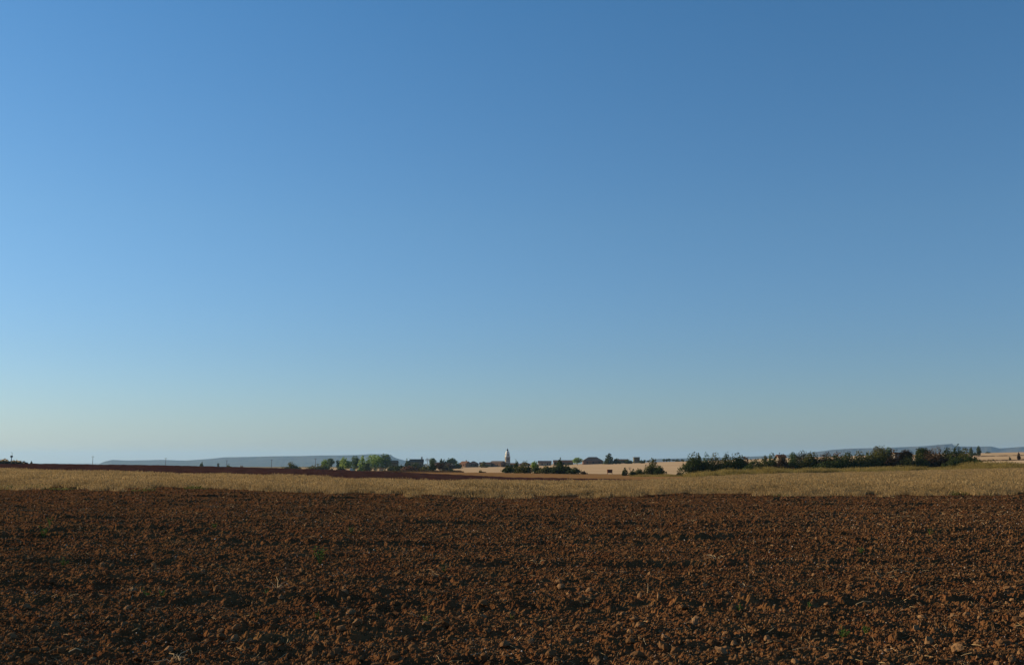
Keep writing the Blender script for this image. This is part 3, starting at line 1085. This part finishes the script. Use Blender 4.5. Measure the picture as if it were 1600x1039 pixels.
mid = [
    (795, 17, 727.5, 285, 'bush', 'dark', 'shrub', 'dark green shrub in front of the church tower'),
    (798, 9, 726.5, 292, 'bush', 'grey', 'shrub', 'grey green shrub tips just below the church tower'),
    (807, 10, 719.0, 290, 'cone', 'dark', 'small_tree', 'dark pointed conifer right of the church tower'),
    (820, 24, 724.0, 287, 'bush', 'olive', 'shrub', 'broad olive brown shrub right of the dark conifer near the church'),
    (835, 9, 720.5, 290, 'tall', 'bright', 'small_tree', 'slim light green tree between two shrub clumps right of the church'),
    (839, 12, 728.5, 284, 'bush', 'dark', 'shrub', 'dark green shrub at the foot of the slim light green tree'),
    (853, 22, 729.0, 282, 'bush', 'olive', 'shrub', 'low olive shrub left of the tall dark spiky shrub'),
    (876, 14, 716.5, 283, 'cone', 'dark', 'small_tree', 'tall dark spiky tree on the golden field edge'),
    (871, 26, 726.0, 281, 'bush', 'dark', 'shrub', 'dark broad shrub around the tall dark spiky tree'),
    (886, 16, 727.0, 280, 'bush', 'olive', 'shrub', 'dark olive shrub right of the tall dark spiky tree'),
    (896, 18, 731.0, 278, 'bush', 'dark', 'shrub', 'low dark shrub tailing right before the golden field'),
    (912, 9, 736.0, 276, 'bush', 'brown', 'shrub', 'tiny brown shrub alone right of the dark field clump'),
    (976, 8, 731.5, 240, 'bush', 'dark', 'shrub', 'small dark upright shrub left of the round olive bush'),
    (985, 7, 727.0, 244, 'bare', None, 'bare_shrub', 'thin leafless sapling left of the round olive bush'),
    (989, 10, 735.5, 240, 'bush', 'dark', 'shrub', 'tiny dark shrub below the thin leafless sapling'),
    (998, 16, 733.5, 241, 'bush', 'olive', 'shrub', 'low olive shrub touching the round olive bush on its left'),
    (1021, 23, 720.5, 242, 'bush', 'olive', 'shrub', 'large round olive bush alone before the golden field'),
    (1031, 15, 729.5, 239, 'bush', 'dark', 'shrub', 'dark shrub on the right flank of the large round olive bush'),
    (1061, 8, 737.5, 236, 'bush', 'brown', 'shrub', 'tiny brown shrub between the round olive bush and hedge'),
    (751, 5, 734.5, 300, 'bush', 'dark', 'shrub', 'tiny dark shrub alone in the golden field left of the church'),
    (755, 8, 737.3, 300, 'bush', 'rust', 'shrub', 'tiny rusty weed mound right of the tiny dark field shrub'),
    (706, 12, 733.0, 320, 'bush', 'dark', 'shrub', 'dark low shrub at the left corner of the golden field'),
    (675, 11, 722.5, 420, 'bush', 'dark', 'shrub', 'dark green upright shrub under the lollipop tree'),
    (666, 15, 727.0, 430, 'bush', 'olive', 'shrub', 'olive shrub left of the dark upright shrub'),
    (687, 13, 723.5, 430, 'round', 'brown', 'small_tree', 'brownish thin tree with visible trunk left of golden field'),
    (696, 16, 727.5, 440, 'bush', 'grey', 'shrub', 'grey brown shrub between the brownish tree and the golden field'),
    (650, 16, 724.5, 640, 'bush', 'dark', 'shrub', 'dark shrub right in front of the long dark farmhouse'),
    (640, 22, 728.5, 450, 'bush', 'rust', 'shrub', 'reddish brown scrub below the dark farmhouse'),
    (652, 16, 729.5, 455, 'bush', 'brown', 'shrub', 'brown scrub right of the reddish scrub below the farmhouse'),
    (705, 17, 724.5, 700, 'bush', 'brown', 'shrub', 'brown dry shrub under the wide crowned green tree'),
    (715, 12, 723.5, 700, 'bush', 'dark', 'shrub', 'dark shrub left of the red brick house'),
    (675, 9, 715.8, 800, 'round', 'blue', 'small_tree', 'lollipop shaped green tree right of the dark farmhouse'),
    (668, 10, 714.5, 815, 'bare', None, 'bare_tree', 'pale leafless tree between the farmhouse and the lollipop tree'),
    (689, 5, 716.5, 800, 'column', 'dark', 'small_tree', 'left of two narrow dark trees near the wide crowned green tree'),
    (694, 6, 717.5, 800, 'column', 'dark', 'small_tree', 'right of two narrow dark trees near the wide crowned green tree'),
    (705, 13, 715.5, 800, 'round', 'blue', 'small_tree', 'wide crowned green tree left of the red brick house'),
    (637, 8, 719.5, 790, 'bush', 'dark', 'shrub', 'dark shrub against the white left gable of the farmhouse'),
    (756, 12, 722.0, 780, 'bush', 'olive', 'shrub', 'olive shrub in front of the low house by the church'),
    (788, 8, 724.0, 800, 'bush', 'brown', 'shrub', 'dark brown shrub left of the church tower foot'),
    (902, 12, 714.5, 790, 'round', 'bright', 'small_tree', 'green rounded tree left of the wide hip roofed house'),
    (951, 13, 708.3, 800, 'cone', 'dark', 'small_tree', 'tall dark conifer right of the wide hip roofed house'),
    (964, 12, 717.0, 800, 'bush', 'dark', 'shrub', 'dark shrub right of the tall village conifer'),
    (982, 12, 718.5, 800, 'bush', 'dark', 'shrub', 'dark low shrub left of the grey block building'),
    (1003, 8, 719.0, 800, 'bush', 'dark', 'shrub', 'dark low shrub right of the grey block building'),
]
for (px, w, top, d, kind, leaf, nm, lab) in mid:
    plant(nm, lab, 'tree' if 'tree' in nm else 'shrub', px, w * 1.1, top, d, kind, leaf, 'bushes and trees about the village', dens=1.3)

left = [
    (455, 26, 724.3, 520, 'bush', 'olive', 'shrub', 'wide olive green bush standing alone on the dark ridge'),
    (499, 32, 727.0, 560, 'bush', 'olive', 'shrub', 'low wide olive bush at the left foot of the green trees'),
    (507, 8, 717.5, 570, 'tall', 'bright', 'small_tree', 'small yellow green tree rising from the low wide bush'),
    (515, 12, 716.2, 640, 'round', 'blue', 'small_tree', 'loose blue green tree left end of the tree row'),
    (530, 9, 719.0, 640, 'tall', 'blue', 'small_tree', 'short blue green tree third from left in the tree row'),
    (537, 10, 714.5, 600, 'tall', 'bright', 'small_tree', 'yellow green upright tree right of the short blue green one'),
    (542, 14, 720.0, 598, 'round', 'bright', 'small_tree', 'broad lower green tree before the yellow green upright tree'),
    (555, 13, 712.5, 605, 'tall', 'blue', 'small_tree', 'blue green tree with a bare foot in mid tree row'),
    (567, 14, 712.0, 600, 'cone', 'bright', 'small_tree', 'triangular green tree in the middle of the tree row'),
    (586, 26, 710.8, 598, 'tall', 'bright', 'small_tree', 'largest yellow green tree of the row, broad crown'),
    (602, 17, 709.5, 600, 'tall', 'blue', 'small_tree', 'dark bluish tree at the right end of the tree row'),
    (574, 10, 724.0, 590, 'bush', 'dark', 'shrub', 'dark shrub under the triangular green tree'),
    (614, 14, 728.5, 560, 'bush', 'dark', 'shrub', 'dark shrub below the slate roofed house by the tree row'),
    (624, 16, 727.0, 550, 'bush', 'dark', 'shrub', 'dark shrub right of the slate roofed house by the trees'),
    (533, 12, 730.0, 560, 'bush', 'dark', 'shrub', 'low dark shrub under the left trees of the row'),
    (315.5, 4.5, 721.8, 640, 'column', 'dark', 'small_tree', 'tiny dark cypress alone on the ridge before the mesa'),
    (341, 5, 724.2, 660, 'bush', 'grey', 'shrub', 'tiny grey bush right of the lone cypress'),
    (357, 10, 726.6, 620, 'bush', 'olive', 'shrub', 'low olive bush at the foot of a pole right of the cypress'),
    (378, 8, 728.3, 600, 'bush', 'rust', 'shrub', 'tiny reddish bush on the ridge right of the cypress'),
    (6, 22, 717.5, 172, 'bush', 'pale', 'shrub', 'pale dry bush on the ridge at the far left'),
    (26, 20, 719.5, 172, 'bush', 'pale', 'shrub', 'smaller pale dry bush at the foot of the far left pole'),
    (38, 10, 720.5, 174, 'bush', 'brown', 'shrub', 'small brown bush right of the pale dry bushes on the ridge'),
    (49.5, 3.5, 720.5, 176, 'bush', 'grey', 'shrub', 'tiny grey sprig alone on the far left ridge'),
    (12, 34, 723.5, 174, 'bush', 'grey', 'shrub', 'grey green long low bush before the pale dry bushes at left'),
    (-20, 36, 716, 172, 'bush', 'brown', 'shrub', 'brown bush continuing the ridge scrub out of frame'),
]
for (px, w, top, d, kind, leaf, nm, lab) in left:
    plant(nm, lab, 'tree' if 'tree' in nm else 'shrub', px, w * 1.08, top, d, kind, leaf, 'trees and bushes along the left ridge', dens=1.2)

far = [
    (1007, 4, 718.0, 985, 'tall', 'left small tree of the pair on the horizon right of the grey block'),
    (1013, 4, 718.8, 985, 'tall', 'right small tree of the pair on the horizon right of the grey block'),
    (1037, 4, 716.5, 1000, 'tall', 'first small tree of the distant row left of the hedge'),
    (1042, 4, 716.5, 1000, 'tall', 'second small tree of the distant row left of the hedge'),
    (1046, 4, 715.8, 1000, 'tall', 'tallest small tree of the distant row left of the hedge'),
    (1052, 5, 717.5, 1000, 'round', 'fourth small tree of the distant row, round crowned'),
    (1059, 8, 717.3, 1000, 'bush', 'wide low bush in the distant row left of the hedge'),
    (1066, 6, 717.3, 1000, 'bush', 'last bush of the distant row beside the hedge'),
    (1321, 3, 709.0, 960, 'column', 'smaller of two distant cypresses behind the rust brown hedge shrub'),
    (1327, 4.5, 707.0, 960, 'column', 'larger of two distant cypresses behind the rust brown hedge shrub'),
    (1307, 4, 709.8, 960, 'bush', 'tiny distant bush left of the two distant cypresses'),
    (1349, 5, 709.5, 960, 'bush', 'tiny distant bush right of the two distant cypresses'),
    (1518, 5.5, 699.0, 700, 'column', 'left cypress of the pair behind the hedge right end'),
    (1530, 6.5, 696.8, 700, 'column', 'right taller cypress of the pair behind the hedge right end'),
    (1524, 10, 707.2, 720, 'bush', 'low dark bush between the two cypresses'),
    (1544, 8, 705.8, 940, 'bush', 'low dark bush on the hill crest right of the cypress pair'),
    (1578, 4, 714.0, 412, 'bush', 'small dark bush on the weed line in the right golden field'),
    (1552, 3, 717.2, 411, 'bush', 'tiny dark bush on the weed line left in the golden field'),
    (1592, 5, 708.5, 414, 'bush', 'brownish upright shrub near the right picture edge'),
]
for (px, w, top, d, kind, lab) in far:
    nm = 'shrub' if kind == 'bush' else 'small_tree'
    plant(nm, lab, 'shrub' if kind == 'bush' else 'tree', px, w, top, d, kind, 'brown' if 'brownish' in lab else 'dark', 'distant trees on the skyline', dens=1.6)


# ------------------------------------------------------------------ buildings
def house(label, px, wpx, ridge_py, eave_py, d, depth=7.0, wall=M_wall_adobe, roofm=M_roof_tile, kind='gable', rz=0.0, chimney=None, gable_mat=None, nwin=2, group='village houses', name='house', cat='house'):
    g = ground(px, d)
    w = wpx * d / F
    hz = max(zat(eave_py, d) - g.z, 1.6)
    rz_ = max(zat(ridge_py, d) - g.z, hz + .3)
    root = tagd(empty(name, g, rz), label, cat, group)
    a, b = w / 2, depth / 2
    m = MB()
    if kind == 'gable':        # ridge along x
        m.poly([(-a, -b, -.3), (a, -b, -.3), (a, b, -.3), (-a, b, -.3), (-a, -b, hz), (a, -b, hz), (a, b, hz), (-a, b, hz), (-a, 0, rz_ - .12), (a, 0, rz_ - .12)],
               [(0, 1, 5, 4), (2, 3, 7, 6), (0, 4, 8, 7, 3), (1, 2, 6, 9, 5)])
    else:
        m.poly([(-a, -b, -.3), (a, -b, -.3), (a, b, -.3), (-a, b, -.3), (-a, -b, hz), (a, -b, hz), (a, b, hz), (-a, b, hz)],
               [(0, 1, 5, 4), (2, 3, 7, 6), (0, 4, 7, 3), (1, 2, 6, 5), (4, 5, 6, 7)])
    m.build('wall', wall, root)
    if gable_mat is not None:
        gm = MB()
        gm.poly([(-a - .03, -b, 0), (-a - .03, b, 0), (-a - .03, b, hz), (-a - .03, 0, rz_ - .15), (-a - .03, -b, hz), (-a, -b, 0), (-a, b, 0), (-a, b, hz), (-a, 0, rz_ - .15), (-a, -b, hz)],
                [(4, 3, 2, 1, 0), (0, 1, 6, 5), (1, 2, 7, 6), (2, 3, 8, 7), (3, 4, 9, 8), (4, 0, 5, 9)])
        gm.build('gable_end', gable_mat, root)
    r = MB()
    ov = .35
    th = .18
    if kind == 'gable':
        sl = (rz_ - hz) / b
        for s in (-1, 1):
            e = (b + ov)
            ze = hz - sl * ov + .02
            p = [(-a - ov, s * e, ze), (a + ov, s * e, ze), (a + ov, 0, rz_), (-a - ov, 0, rz_)]
            p2 = [(x, y, z + th) for x, y, z in p]
            r.poly(p + p2, [(0, 1, 2, 3), (4, 7, 6, 5), (0, 4, 5, 1), (1, 5, 6, 2), (2, 6, 7, 3), (3, 7, 4, 0)])
    elif kind == 'hip':
        e, f = a + ov, b + ov
        k = max(a - b * .9, a * .18)
        r.poly([(-e, -f, hz), (e, -f, hz), (e, f, hz), (-e, f, hz), (-k, 0, rz_), (k, 0, rz_), (-e, -f, hz + .15), (e, -f, hz + .15), (e, f, hz + .15), (-e, f, hz + .15)],
               [(0, 3, 2, 1), (0, 1, 7, 6), (1, 2, 8, 7), (2, 3, 9, 8), (3, 0, 6, 9), (6, 7, 5, 4), (7, 8, 5), (8, 9, 4, 5), (9, 6, 4)])
    else:
        r.box((0, 0, hz + (rz_ - hz) / 2), (w + .5, depth + .5, rz_ - hz))
    ro = r.build('roof', roofm, root)
    if chimney:
        cx_, cw, ctop = chimney
        x = (cx_ - px) * d / F
        cz = zat(ctop, d) - g.z
        c = MB()
        c.box((x, .2, (cz + hz * .9) / 2), (cw * d / F, .8, cz - hz * .9))
        c.box((x, .2, cz + .06), (cw * d / F + .2, 1.0, .12))
        c.build('chimney', M_stone_dark, ro)
    # windows and a door on the side that faces the field
    for i in range(nwin):
        x = -a + w * (i + .7) / (nwin + .4)
        fm = MB()
        fm.box((x, -b - .02, hz * .55), (1.1, .12, 1.2))
        f = fm.build('window', M_wood, root)
        gm = MB()
        gm.box((x, -b - .085, hz * .55), (.9, .03, 1.0))
        gm.build('pane', M_glass, f)
    if nwin:
        dm = MB()
        x = a - w * .12
        dm.box((x, -b - .02, 1.0), (1.0, .12, 2.0))
        dm.build('door', M_wood, root)
    return root


house('long dark farmhouse with white left gable and a chimney at its right end', 651, 20.5, 717.5, 721.5, 830, 7, M_wall_grey, M_roof_slate, chimney=(659, 2.0, 713.8), gable_mat=M_wall_white, nwin=3)
house('small slate roofed house between the tree row and the dark farmhouse', 615, 12, 719.5, 723, 620, 7, M_wall_grey, M_roof_slate, nwin=1)
house('tiny white walled shed under the trees of the left tree row', 551, 7, 729.2, 730.6, 640, 3, M_wall_white, M_roof_dark, nwin=0)
house('tiny pale shed low between the two largest trees of the row', 596, 6, 730.4, 731.5, 640, 3, M_wall_adobe, M_roof_tile, nwin=0)
house('low dark roofed house behind the narrow dark trees', 688, 24, 722.2, 725, 850, 6, M_wall_adobe, M_roof_tile, nwin=2)
house('red brick gabled house with a lit front left of the church', 727, 15, 720.8, 724.3, 845, 6, M_wall_brick, M_roof_tile, chimney=(729, 1.2, 718.9), rz=-.85)
house('dark hip roofed house touching the red brick house on its right', 740, 15, 720.3, 724.5, 855, 8, M_wall_grey, M_roof_dark, 'hip', nwin=2)
house('low ochre house between the hip roofed house and the church', 758, 17, 722.3, 725, 850, 6, M_wall_adobe, M_roof_tile, nwin=2)
house('brown walled house with dark roof and white gable next to the church', 778, 23, 720.3, 723.3, 850, 7, M_wall_brick, M_roof_dark, gable_mat=M_wall_white, rz=-.7, nwin=2)
house('brown roofed house behind the shrubs just right of the church', 820, 17, 722.0, 726, 850, 8, M_wall_brick, M_roof_tile, 'hip', nwin=2)
house('purple grey roofed house right of the slim light green tree', 851, 20, 720.0, 722.8, 860, 7, M_wall_adobe, M_roof_dark, nwin=2)
house('long low reddish roofed house left of the green rounded tree', 880, 30, 719.0, 721.8, 865, 7, M_wall_brick, M_roof_tile, nwin=3)
house('wide house with a broad grey brown hip roof', 926, 31, 713.8, 720.2, 860, 11, M_wall_brick, M_roof_dark, 'hip', nwin=3)
house('low dark long shed between the conifer and the grey block', 970, 20, 717.4, 719.2, 860, 6, M_wall_grey, M_roof_dark, nwin=2)
house('tall grey flat roofed block building at the right end of village', 994.5, 9, 714.0, 714.6, 840, 6, M_wall_grey, M_wall_grey, 'flat', nwin=2)
house('small red brick shed rising behind the hedge', 1220, 9, 711.2, 714.2, 245, 2.2, M_stone_dark, M_roof_tile, nwin=1, name='brick_shed', cat='shed', group='farm sheds behind the hedge')
house('low flat roofed brown barn just visible behind the hedge', 1401, 14, 707.6, 708.6, 260, 4, M_stone_dark, M_roof_tile, 'flat', nwin=1, name='low_barn', cat='barn', group='farm sheds behind the hedge')

# church tower
cd = 900
cg = ground(793, cd)
church = tagd(empty('church_tower', cg, .28), 'tall church tower with brown shaft, pale belfry and dark finial', 'church tower')
sc = cd / F
zc = lambda py: zat(py, cd) - cg.z
m = MB()
sw = 6.7 * sc
m.box((0, 0, zc(713.6) / 2 - .3), (sw, sw, zc(713.6) + .6))
shaft = m.build('shaft', M_stone_dark, church)
m = MB()
m.box((0, 0, zc(713.2)), (sw + .45, sw + .45, .35))
m.box((0, 0, zc(722)), (sw + .2, sw + .2, .22))
m.build('cornice', M_stone_pale, church)
m = MB()
z0 = zc(712.9)
zb = zc(704.2)
hw = sw * .44
pts, fs = [], []
rows_ = [(1.0, 0), (.98, .35), (.86, .62), (.66, .85), (.42, 1.0)]
for k, (s, u) in enumerate(rows_):
    z = z0 + (zb - z0) * u
    pts += [(-hw * s, -hw * s, z), (hw * s, -hw * s, z), (hw * s, hw * s, z), (-hw * s, hw * s, z)]
for k in range(len(rows_) - 1):
    for i in range(4):
        j = (i + 1) % 4
        fs.append((4 * k + i, 4 * k + j, 4 * k + 4 + j, 4 * k + 4 + i))
fs += [(3, 2, 1, 0), (16, 17, 18, 19)]
m.poly(pts, fs)
m.build('belfry', M_stone_pale, church)
m = MB()
for an in range(4):
    c, s_ = math.cos(an * math.pi / 2), math.sin(an * math.pi / 2)
    for zz_, hh in ((z0 + .3, 1.5), (zc(718.2), 1.2)):
        o_ = hw + .02 if zz_ > z0 else sw / 2 + .02
        ww = .42
        p = []
        for dd in (o_ - .25, o_):
            for (x, z) in ((-ww, 0), (ww, 0), (ww, hh), (ww * .6, hh + .3), (0, hh + .42), (-ww * .6, hh + .3), (-ww, hh)):
                p.append((c * dd - s_ * x, s_ * dd + c * x, zz_ + z))
        m.poly(p, [tuple(range(7, 14)), tuple(range(6, -1, -1))] + [(i, (i + 1) % 7, 7 + (i + 1) % 7, 7 + i) for i in range(7)])
m.build('bell_opening', M_glass, church)
m = MB()
zt = zc(704.3)
m.lathe([(.5, 0), (.42, .25), (.78, .65), (.8, 1.0), (.45, 1.4), (.12, 1.7), (.08, 2.0)], 10, (0, 0, zt))
m.build('dome', M_black, church, True)
m = MB()
m.box((0, 0, zt + 2.3), (.09, .09, .8))
m.box((0, 0, zt + 2.4), (.5, .09, .09))
m.build('cross', M_black, church)
# nave of the church behind the houses
house('low church nave behind the shrubs at the tower foot', 802, 16, 723.5, 726, 912, 8, M_stone_dark, M_roof_tile, nwin=2, name='church_nave', cat='church', group=None)


# ------------------------------------------------------------------ poles on the left
poles = [(145, 712.3, 640, 'wooden utility pole left of the mesa end'),
         (259, 715.0, 680, 'wooden utility pole before the left part of the mesa'),
         (354.5, 718.5, 720, 'wooden utility pole above the low olive bush right of the cypress'),
         (424.3, 717.5, 700, 'wooden utility pole left of the wide olive bush'),
         (493, 715.8, 660, 'wooden utility pole rising behind the low wide olive bush')]
for (px, top, d, lab) in poles:
    g = ground(px, d)
    h = zat(top, d) - g.z
    root = tagd(empty('utility_pole', g, .5), lab, 'utility pole', 'utility poles along the left skyline')
    m = MB(); m.tube((0, 0, -.3), (0, 0, h), .17, .11, 7); m.build('pole', M_wood, root)
    m = MB(); m.box((0, 0, h - .5), (1.5, .12, .12)); m.build('crossarm', M_wood, root)
    for x in (-.65, 0, .65):
        m = MB(); m.tube((x, 0, h - .44), (x, 0, h - .2), .06, .05, 6); m.build('insulator', M_black, root)
g = ground(17.8, 176)
h = zat(706, 176) - g.z
root = tagd(empty('metering_pole', g, 0), 'grey pole with a small box near its top at the far left ridge', 'pole')
m = MB(); m.tube((0, 0, -.2), (0, 0, h * .66), .075, .065, 7); m.build('pole', plain('grey_steel', (.25, .25, .25), .5), root)
m = MB(); m.box((0, 0, h * .62), (.3, .22, .3)); m.build('box', M_black, root)
m = MB(); m.tube((.06, 0, h * .62), (.08, 0, h * .9), .025, .02, 5); m.tube((.08, 0, h * .9), (-.12, 0, h), .02, .015, 5); m.build('bracket', M_black, root)

# rusty trough on legs in the golden field
g = ground(952.5, 300)
root = tagd(empty('feed_trough', g, .1), 'rust brown box on thin legs standing in the golden field', 'trough')
zb_, zt_ = zat(737.0, 300) - g.z, zat(733.3, 300) - g.z
zt_ = max(zt_, .9)
lo_ = zt_ * .22
m = MB()
a, b = .74, .35
m.poly([(-a * .92, -b * .8, lo_), (a * .92, -b * .8, lo_), (a * .92, b * .8, lo_), (-a * .92, b * .8, lo_), (-a, -b, zt_), (a, -b, zt_), (a, b, zt_), (-a, b, zt_),
        (-a + .06, -b + .06, zt_), (a - .06, -b + .06, zt_), (a - .06, b - .06, zt_), (-a + .06, b - .06, zt_), (-a + .1, -b + .12, lo_ + .08), (a - .1, -b + .12, lo_ + .08), (a - .1, b - .12, lo_ + .08), (-a + .1, b - .12, lo_ + .08)],
       [(3, 2, 1, 0), (0, 1, 5, 4), (1, 2, 6, 5), (2, 3, 7, 6), (3, 0, 4, 7), (4, 5, 9, 8), (5, 6, 10, 9), (6, 7, 11, 10), (7, 4, 8, 11), (8, 9, 13, 12), (9, 10, 14, 13), (10, 11, 15, 14), (11, 8, 12, 15), (12, 13, 14, 15)])
m.build('tub', M_rust, root)
for sx_ in (-1, 1):
    for sy_ in (-1, 1):
        m = MB(); m.box((sx_ * .68, sy_ * .22, lo_ / 2 - .05), (.07, .07, lo_ + .1)); m.build('leg', M_rust, root)

# ------------------------------------------------------------------ weeds and straw on the ploughed field
def on_field(px, py):
    u, yy, zz = ray(px, py)
    k = -EYE / zz
    for _ in range(6):
        k = (float(soil_z(np.array([u * k]), np.array([yy * k]))[0]) - EYE) / zz
    return Vector((u * k, yy * k, float(soil_z(np.array([u * k]), np.array([yy * k]))[0])))


weeds = [
    (500, 881, 24, 'largest bright green weed of the field, left of centre, casting a long shadow'),
    (548, 836, 11, 'small pale green weed behind and right of the largest weed'),
    (335, 831, 11, 'small green weed far back in the left half of the field'),
    (68, 837, 18, 'tall thin green weed near the left edge, front one of two'),
    (77, 821, 11, 'small dull green weed near the left edge, behind the tall thin one'),
    (99, 882, 13, 'bright green sprig near the left edge in dark soil'),
    (228, 935, 17, 'green weed in the left foreground with a smaller neighbour on its right'),
    (253, 937, 12, 'small green weed just right of a larger one in the left foreground'),
    (415, 927, 13, 'grey green weed beside dry straw in the left middle'),
    (497, 963, 12, 'dull green weed straight in front of the largest weed'),
    (665, 972, 15, 'rounded green weed in the centre left foreground'),
    (800, 966, 10, 'faint bluish green weed in the centre foreground'),
    (693, 898, 18, 'grey green wilting weed beside a tuft of pale straw'),
    (1345, 860, 12, 'green sprig alone in the right half, middle distance'),
    (1453, 832, 10, 'dark green sprig far back at the right'),
    (1265, 949, 10, 'tiny green seedling in the right middle foreground'),
    (1156, 957, 11, 'dull green seedling right of centre in the foreground'),
    (1318, 991, 20, 'larger leafy green weed of the pair in the right foreground'),
    (1353, 990, 15, 'smaller leafy green weed of the pair in the right foreground'),
]
for i, (px, py, sz, lab) in enumerate(weeds):
    p = on_field(px, py)
    w = sz * p.y / F
    r = np.random.default_rng(900 + i)
    root = tagd(empty('weed', p, r.uniform(0, 6)), lab, 'weed', 'green weeds in the ploughed field')
    st = MB()
    V, Fc = [], []
    nst = r.integers(4, 7)
    for k in range(nst):
        an = 6.28 * k / nst + r.uniform(-.4, .4)
        ln = w * r.uniform(.4, .6)
        tip = Vector((math.cos(an) * ln * .75, math.sin(an) * ln * .75, w * r.uniform(.45, 1.0)))
        st.tube((0, 0, -.02), tip, .004 + w * .012, .002, 4)
        for q_ in range(9):
            f = r.uniform(.3, 1.05)
            c = tip * f + Vector((r.normal() * .06, r.normal() * .06, r.normal() * .06)) * w
            la = r.uniform(0, 6.28)
            L_ = w * r.uniform(.13, .24)
            W_ = L_ * .42
            ax = Vector((math.cos(la), math.sin(la), r.uniform(-.2, .7))).normalized()
            sd_ = ax.cross(Vector((0, 0, 1))).normalized()
            up = sd_.cross(ax)
            b = len(V)
            V += [c, c + ax * L_ * .45 + sd_ * W_ + up * W_ * .3, c + ax * L_, c + ax * L_ * .45 - sd_ * W_ + up * W_ * .3]
            Fc += [(b, b + 1, b + 2), (b, b + 2, b + 3)]
    st.build('stem', M_weed, root)
    link_mesh('leaves', mesh_np('leaves', [tuple(v) for v in V], Fc, False), M_weed if i not in (8, 11, 12) else LEAF['grey'], root)

tufts = [
    (272, 1030, 34, 12, 'dry straw tuft at the bottom left of the picture'),
    (680, 895, 30, 8, 'pale straw tuft left of the grey green wilting weed'),
    (912, 938, 26, 14, 'golden orange dry grass tuft right of centre'),
    (1120, 872, 26, 10, 'thin dry grass tuft in the right middle distance'),
    (432, 919, 26, 8, 'yellowish straw tuft beside the grey green weed at left'),
    (1163, 917, 22, 7, 'pale straw scrap right of centre on a soil ridge'),
    (840, 886, 22, 6, 'small sparse straw tuft in the centre of the field'),
]
for i, (px, py, sz, nb, lab) in enumerate(tufts):
    p = on_field(px, py)
    w = sz * p.y / F
    r = random.Random(70 + i)
    m = MB()
    for k in range(nb):
        an = r.uniform(0, 6.28)
        l = w * r.uniform(.35, .75)
        b0 = Vector((r.uniform(-.08, .08) * w, r.uniform(-.08, .08) * w, -.02))
        md_ = b0 + Vector((math.cos(an) * l * .5, math.sin(an) * l * .5, l * r.uniform(.25, .7)))
        tp = md_ + Vector((math.cos(an + r.uniform(-.5, .5)) * l * .6, math.sin(an) * l * .6, l * r.uniform(-.25, .3)))
        m.tube(b0, md_, .004, .0035, 4)
        m.tube(md_, tp, .0035, .002, 4)
    o = m.build('straw_tuft', M_straw, None, loc=p)
    tagd(o, lab, 'straw tuft', 'dry straw tufts in the ploughed field')
stalks = [(118, 1018, 20, -.5, 'bent bright straw stalk at the bottom left'), (1405, 897, 34, -.2, 'long thin straw stalk lying right of centre in mid field'), (1012, 926, 14, 1.3, 'short upright pale stalk in the centre right'),
          (1350, 950, 24, .1, 'curved pale straw stalk in the right foreground'), (690, 975, 18, -.9, 'slanting straw stalk right of the rounded green weed'), (215, 979, 16, -1.0, 'pale slanting stalk in the dark left foreground')]
for i, (px, py, sz, tilt, lab) in enumerate(stalks):
    p = on_field(px, py)
    w = sz * p.y / F
    m = MB()
    c, s_ = math.cos(tilt), math.sin(tilt)
    a_ = Vector((-.5 * w, 0, .01))
    b_ = Vector((0, .03 * w, .03 + .08 * w))
    c_ = Vector((.5 * w * c, 0, .03 + .35 * w * max(s_, -.1)))
    if tilt > 1:
        a_, b_, c_ = Vector((0, 0, -.01)), Vector((.05 * w, 0, .5 * w)), Vector((.02 * w, 0, w))
    m.tube(a_, b_, .0055, .005, 5)
    m.tube(b_, c_, .005, .004, 5)
    o = m.build('straw_stalk', M_straw, None, loc=p + Vector((0, 0, .02)))
    tagd(o, lab, 'straw stalk', 'single straw stalks on the soil')

# ------------------------------------------------------------------ air
m = MB()
m.box((0, 0, 45), (44000, 44000, 230))      # z from -70 to 160
haze = m.build('haze', None)
mh = bpy.data.materials.new('haze')
mh.use_nodes = True
nt = mh.node_tree
for nd in list(nt.nodes):
    if nd.type != 'OUTPUT_MATERIAL':
        nt.nodes.remove(nd)
pv = nt.nodes.new('ShaderNodeVolumePrincipled')
pv.inputs['Color'].default_value = (.38, .65, .98, 1)
pv.inputs['Density'].default_value = 5.0e-5
pv.inputs['Anisotropy'].default_value = .2
nt.links.new(pv.outputs['Volume'], [x for x in nt.nodes if x.type == 'OUTPUT_MATERIAL'][0].inputs['Volume'])
haze.data.materials.append(mh)
haze['kind'] = 'stuff'
